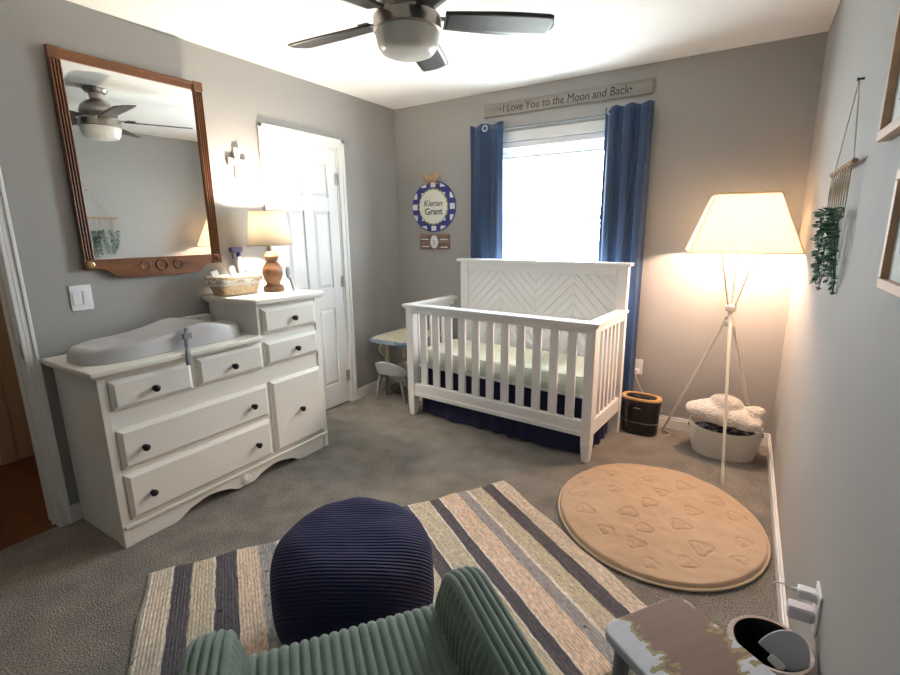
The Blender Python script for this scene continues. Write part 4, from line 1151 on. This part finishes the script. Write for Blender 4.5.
b.surf(20 * 6 + 1, 44, backfn); b.done('backrest', 'sage', CH, smooth=70)
for x in (-.27, .235):
    for y in (-.58, -.10):
        b = MB(); b.tube([(x + .02, y, .135), (x + .02, y, .0155)], [.022, .014], 12); b.done('leg', 'oak', CH)

# ------------------------------------------------------------------ chippy stool by the armchair
ST = thing('side_stool', 'small stool with chipped white paint beside the armchair', 'stool', (2.735, -2.563, 0), atan2(.86, .51) - pi / 2 - radians(5))
# local: y along the short visible edge, x across to the wall
b = MB(); b.prism(rounded_rect(.30, .250, .035, 8), .478, .502); b.done('seat_top', 'chippy', ST, smooth=40, bevel=.005, seg=3)
for x in (-.115, .115):
    for y in (-.08, .08):
        b = MB(); b.tube([(x, y, .478), (x * 1.12, y * 1.15, 0)], [.019, .014], 14); b.done('leg', 'grey_leg', ST)
for y in (-.08, .08): bx('rail', 'grey_leg', -.10, .10, y - .008, y + .008, .43, .475, ST)

# bin with flap lid beside the wall
BN = thing('waste_bin', 'round bin with black lining and raised grey lid beside the stool', 'bin', (2.893, -2.292, 0))
b = MB(); b.lathe([(0, .004), (.066, .004), (.070, .0), (.072, .004), (.083, .36), (.092, .372), (.093, .382), (.088, .389), (.080, .387), (.077, .375)], 40, cap=False); b.done('bin_body', 'bin_rim', BN, smooth=50)
b = MB(); b.lathe([(.0, .16), (.062, .16), (.072, .30), (.0755, .376), (.079, .3885)], 40, cap=False); b.done('liner', 'black', BN, smooth=60)
b = MB()
mtx = Matrix.Translation((.016, -.034, .372)) @ Matrix.Rotation(radians(-10), 4, 'Z') @ Matrix.Rotation(radians(58), 4, 'X') @ Matrix.Rotation(radians(-24), 4, 'Z')
b.prism([(.050 * cos(pi * i / 24), .085 * sin(pi * i / 24)) for i in range(25)], -.006, .006, mtx); ld = b.done('lid_flap', 'lid_grey', BN, smooth=40, bevel=.003)
b = MB(); b.prism(rounded_rect(.036, .020, .005, 4), -.010, .012, mtx @ Matrix.Translation((0, -.004, 0))); b.done('lid_latch', 'plate', ld, bevel=.002)

# outlet with two chargers on the right wall
O2 = thing('wall_outlet', 'white wall outlet low on the wall above the bin', 'outlet', (W, -2.172, .440))
XN = Matrix(((0, 0, -1, 0), (1, 0, 0, 0), (0, 1, 0, 0), (0, 0, 0, 1)))
b = MB(); b.prism(rounded_rect(.074, .118, .005, 3), 0, .006, XN); b.done('outlet_plate', 'plate', O2, bevel=.002)
for z in (-.028, .028):
    b = MB(); b.prism(rounded_rect(.03, .026, .008, 4, 0, z), .006, .008, XN); b.done('receptacle', 'plate', O2)
C1 = thing('phone_charger', 'white charger with cable in the upper socket above the bin', 'charger', (W - .0085, -2.166, .470))
b = MB(); b.box(-.038, 0, -.015, .015, -.012, .014); b.done('charger_body', 'plate', C1, bevel=.004)
b = MB(); b.tube([(-.038, 0, .002), (-.052, 0, .002)], [.006, .004], 10); b.tube(smoothpath([(-.052, 0, .002), (-.075, .004, .006), (-.092, .012, -.012), (-.088, .02, -.06), (-.070, .02, -.12), (-.052, .0, -.20), (-.045, -.02, -.30), (-.050, -.03, -.40), (-.06, -.02, -.462)]), .0022, 8)
b.done('cable', 'cable', C1)
C2 = thing('plug_adapter', 'lilac white block charger in the lower socket above the bin', 'charger', (W - .0085, -2.176, .420))
b = MB(); b.box(-.055, 0, -.018, .018, -.018, .018); b.done('charger_body', 'plug', C2, bevel=.005)

# ------------------------------------------------------------------ wall hanging
WH = thing('wall_hanging', 'macrame wall hanging with trailing green leaves on the right wall', 'wall hanging', (W, -1.530, 1.578))
b = MB(); b.tube([(-.020, -.225, .0), (-.021, 0, .002), (-.020, .225, 0)], [.0085, .009, .0085], 10); b.done('dowel', 'driftwood', WH)
b = MB(); b.tube([(-.018, -.185, .008), (-.012, -.003, .258)], .0016, 6); b.tube([(-.018, .185, .008), (-.012, .003, .258)], .0016, 6); b.done('hanging_cord', 'twine', WH)
b = MB(); b.lathe([(.0035, 0), (.003, .014), (.006, .015), (.006, .018), (0, .019)], 10, mtx=axis_mtx((0, 0, .262), (-1, 0, 0))); b.done('nail', 'black_knob', WH)
random.seed(12)
for k in range(9):
    y = -.200 + .390 * k / 8
    b = MB(); b.tube([(-.020, y, .010), (-.031, y, 0.0), (-.022, y, -.012), (-.022, y + .006 * sin(k), -.10), (-.022, y + .004, -.155)], .0016, 6)
    for q in (-.008, .008): b.tube([(-.022, y, -.012), (-.024, y + q, -.06), (-.022, y + .003, -.11)], .0010, 5)
    b.done('macrame_cord', 'twine', WH)
    b = MB(); L_ = random.uniform(.21, .30) - .05 * abs(k - 4) / 4
    base = Vector((-.024, y, -.125))
    pts_ = [base + Vector((-.016 * sin(3 * t_ + k), .014 * sin(2.3 * t_ + k * 1.7), -L_ * t_)) for t_ in [i / 10 for i in range(11)]]
    b.tube(pts_, .0015, 5)
    n = int(L_ / .011)
    for i in range(n):
        t_ = i / n; p_ = pts_[int(t_ * 10)].lerp(pts_[min(10, int(t_ * 10) + 1)], t_ * 10 % 1)
        for s_ in (-1, 1):
            a = radians(137 * i + 180 * (s_ > 0)) ; dv = Vector((-abs(cos(a)) * .9 if s_ < 0 else -.35 * abs(cos(a)), sin(a), random.uniform(-.5, .15))).normalized()
            ln = random.uniform(.022, .032) * (1 - .25 * t_); wd = ln * .42
            side = dv.cross(Vector((random.uniform(-.4, .4), .2, 1))).normalized(); nrm = side.cross(dv)
            P_ = [p_, p_ + dv * ln * .3 + side * wd * .8, p_ + dv * ln * .7 + side * wd * .75 - nrm * .001, p_ + dv * ln, p_ + dv * ln * .7 - side * wd * .75 - nrm * .001, p_ + dv * ln * .3 - side * wd * .8]
            for q in P_:
                q.x = min(q.x, -.003)
            mid_ = p_ + dv * ln * .5 + nrm * .003; mid_.x = min(mid_.x, -.003)
            vs = [b.bm.verts.new(q) for q in P_]; mv = b.bm.verts.new(mid_)
            for j in range(6): b.bm.faces.new((vs[j], vs[(j + 1) % 6], mv))
    b.done('leaf_strand', 'leaf' if k % 3 else 'leaf2', WH, smooth=60)

# ------------------------------------------------------------------ picture frames on the right wall
def picture(name, label, yl, wd, z0, z1, fw_, dp):
    t = thing(name, label, 'picture', (W, yl - wd / 2, z0), 0, 'framed pictures on the right wall')
    h = z1 - z0
    for nm, ya, yb, za, zb in (('frame_stile', -wd / 2, -wd / 2 + fw_, fw_, h - fw_), ('frame_stile', wd / 2 - fw_, wd / 2, fw_, h - fw_), ('frame_rail', -wd / 2, wd / 2, 0, fw_), ('frame_rail', -wd / 2, wd / 2, h - fw_, h)):
        bx(nm, 'frame_tan', -dp, -.001, ya, yb, za, zb, t, bevel=.002)
    bx('mat_board', 'mat_board', -.010, -.004, -wd / 2 + fw_, wd / 2 - fw_, fw_, h - fw_, t, bevel=0)
    bx('print', 'art', -.0115, -.0102, -wd / 2 + fw_ + .05, wd / 2 - fw_ - .05, fw_ + .05, h - fw_ - .05, t, bevel=0)
    return t
picture('picture_frame', 'upper tan wood picture frame high on the right wall', -2.05, .42, 1.585, 2.08, .022, .026)
picture('picture_frame', 'lower tan wood picture frame beneath the other on the right wall', -2.285, .36, 1.277, 1.503, .020, .022)

# ------------------------------------------------------------------ ceiling fan
CF = thing('ceiling_fan', 'brushed nickel ceiling fan with dark blades and frosted bowl light', 'ceiling fan', (1.496, -1.83, H), 0)
b = MB(); b.lathe([(0, 0), (.075, -.001), (.078, -.012), (.066, -.030), (.045, -.036), (.043, -.075), (.048, -.082)], 36); b.done('canopy', 'nickel', CF)
b = MB(); b.lathe([(.046, -.080), (.075, -.092), (.108, -.125), (.120, -.160), (.112, -.188), (.10, -.20)], 40, cap=True); b.done('motor_housing', 'nickel', CF)
b = MB(); b.lathe([(.085, -.198), (.126, -.206), (.134, -.215), (.136, -.262), (.130, -.268), (.122, -.266)], 44, cap=True); b.done('light_ring', 'nickel', CF)
b = MB(); b.lathe([(.127, -.262), (.128, -.275), (.118, -.318), (.106, -.336), (.085, -.345), (0, -.349)], 44, cap=False); b.done('light_bowl', 'bowl_glass', CF, smooth=50)
for k in range(5):
    a = radians(40 + 72 * k)
    def bl_(u, v):
        r = .150 + .455 * u; wl = .052 + .018 * sin(pi * min(1, u * 1.15) * .6); e = max(0, (u - .93) / .07); wl *= sqrt(max(.02, 1 - e * e)) if e > 0 else 1
        y = (v - .5) * 2 * wl; return (r, y, -.215 - y * .21)
    b = MB(); b.surf(26, 7, bl_); o = b.done('fan_blade', 'blade', CF, smooth=40, solid=.006); o.rotation_euler.z = a
    b = MB(); b.box(.105, .20, -.016, .016, -.212, -.207); b.box(.17, .225, -.034, .034, -.209, -.205)
    q = b.done('blade_iron', 'nickel', o, bevel=.002)

# ------------------------------------------------------------------ light
wd = bpy.data.worlds.new('sky'); S.world = wd; wd.use_nodes = True
bg = wd.node_tree.nodes['Background']; bg.inputs[1].default_value = 28
wt = wd.node_tree; wtc = wt.nodes.new('ShaderNodeTexCoord'); wsx = wt.nodes.new('ShaderNodeSeparateXYZ'); wrm = wt.nodes.new('ShaderNodeValToRGB')
wt.links.new(wtc.outputs['Generated'], wsx.inputs[0])
wma = wt.nodes.new('ShaderNodeMath'); wma.operation = 'MULTIPLY_ADD'; wma.inputs[1].default_value = .5; wma.inputs[2].default_value = .5
wt.links.new(wsx.outputs['Z'], wma.inputs[0]); wt.links.new(wma.outputs[0], wrm.inputs[0])
wrm.color_ramp.elements[0].position = .44; wrm.color_ramp.elements[0].color = (.58, .62, .62, 1)
wrm.color_ramp.elements[1].position = .50; wrm.color_ramp.elements[1].color = (.83, .92, 1.0, 1)
wt.links.new(wrm.outputs[0], bg.inputs[0])
pl = bpy.data.lights.new('window_portal', 'AREA'); pl.shape = 'RECTANGLE'; pl.size = WX1 - WX0; pl.size_y = WZ1 - WZ0; pl.cycles.is_portal = True
po = bpy.data.objects.new('window_portal', pl); COL.objects.link(po); po.location = ((WX0 + WX1) / 2, .115, (WZ0 + WZ1) / 2); po.rotation_euler = (radians(-90), 0, 0)
hl = bpy.data.lights.new('hall_lamp', 'POINT'); hl.energy = 5; hl.color = (1, .78, .55); hl.shadow_soft_size = .12
ho = bpy.data.objects.new('hall_lamp', hl); COL.objects.link(ho); ho.location = (-.6, -3.3, 2.2)

# ------------------------------------------------------------------ camera
cam = bpy.data.cameras.new('camera'); co = bpy.data.objects.new('camera', cam); COL.objects.link(co)
pitch, yaw, roll = .2181, .555, -.012
f_ = Vector((-sin(yaw) * cos(pitch), cos(yaw) * cos(pitch), -sin(pitch)))
rt = Vector((cos(yaw), sin(yaw), 0)); up = rt.cross(f_)
r2 = cos(roll) * rt + sin(roll) * up; u2 = -sin(roll) * rt + cos(roll) * up
mw = Matrix(((r2.x, u2.x, -f_.x, 2.7443), (r2.y, u2.y, -f_.y, -3.5489), (r2.z, u2.z, -f_.z, 1.3963), (0, 0, 0, 1)))
co.matrix_world = mw
cam.sensor_fit = 'HORIZONTAL'; cam.sensor_width = 36; cam.lens = 475.6562 * 36 / 900; cam.clip_start = .01
S.camera = co
vs = S.view_settings; vs.view_transform = 'Standard'; vs.look = 'None'; vs.gamma = 1; vs.use_curve_mapping = False; vs.exposure = .62
S.cycles.max_bounces = 14; S.cycles.diffuse_bounces = 8; S.cycles.sample_clamp_indirect = 8; S.cycles.transparent_max_bounces = 12
S.cycles.use_denoising = True
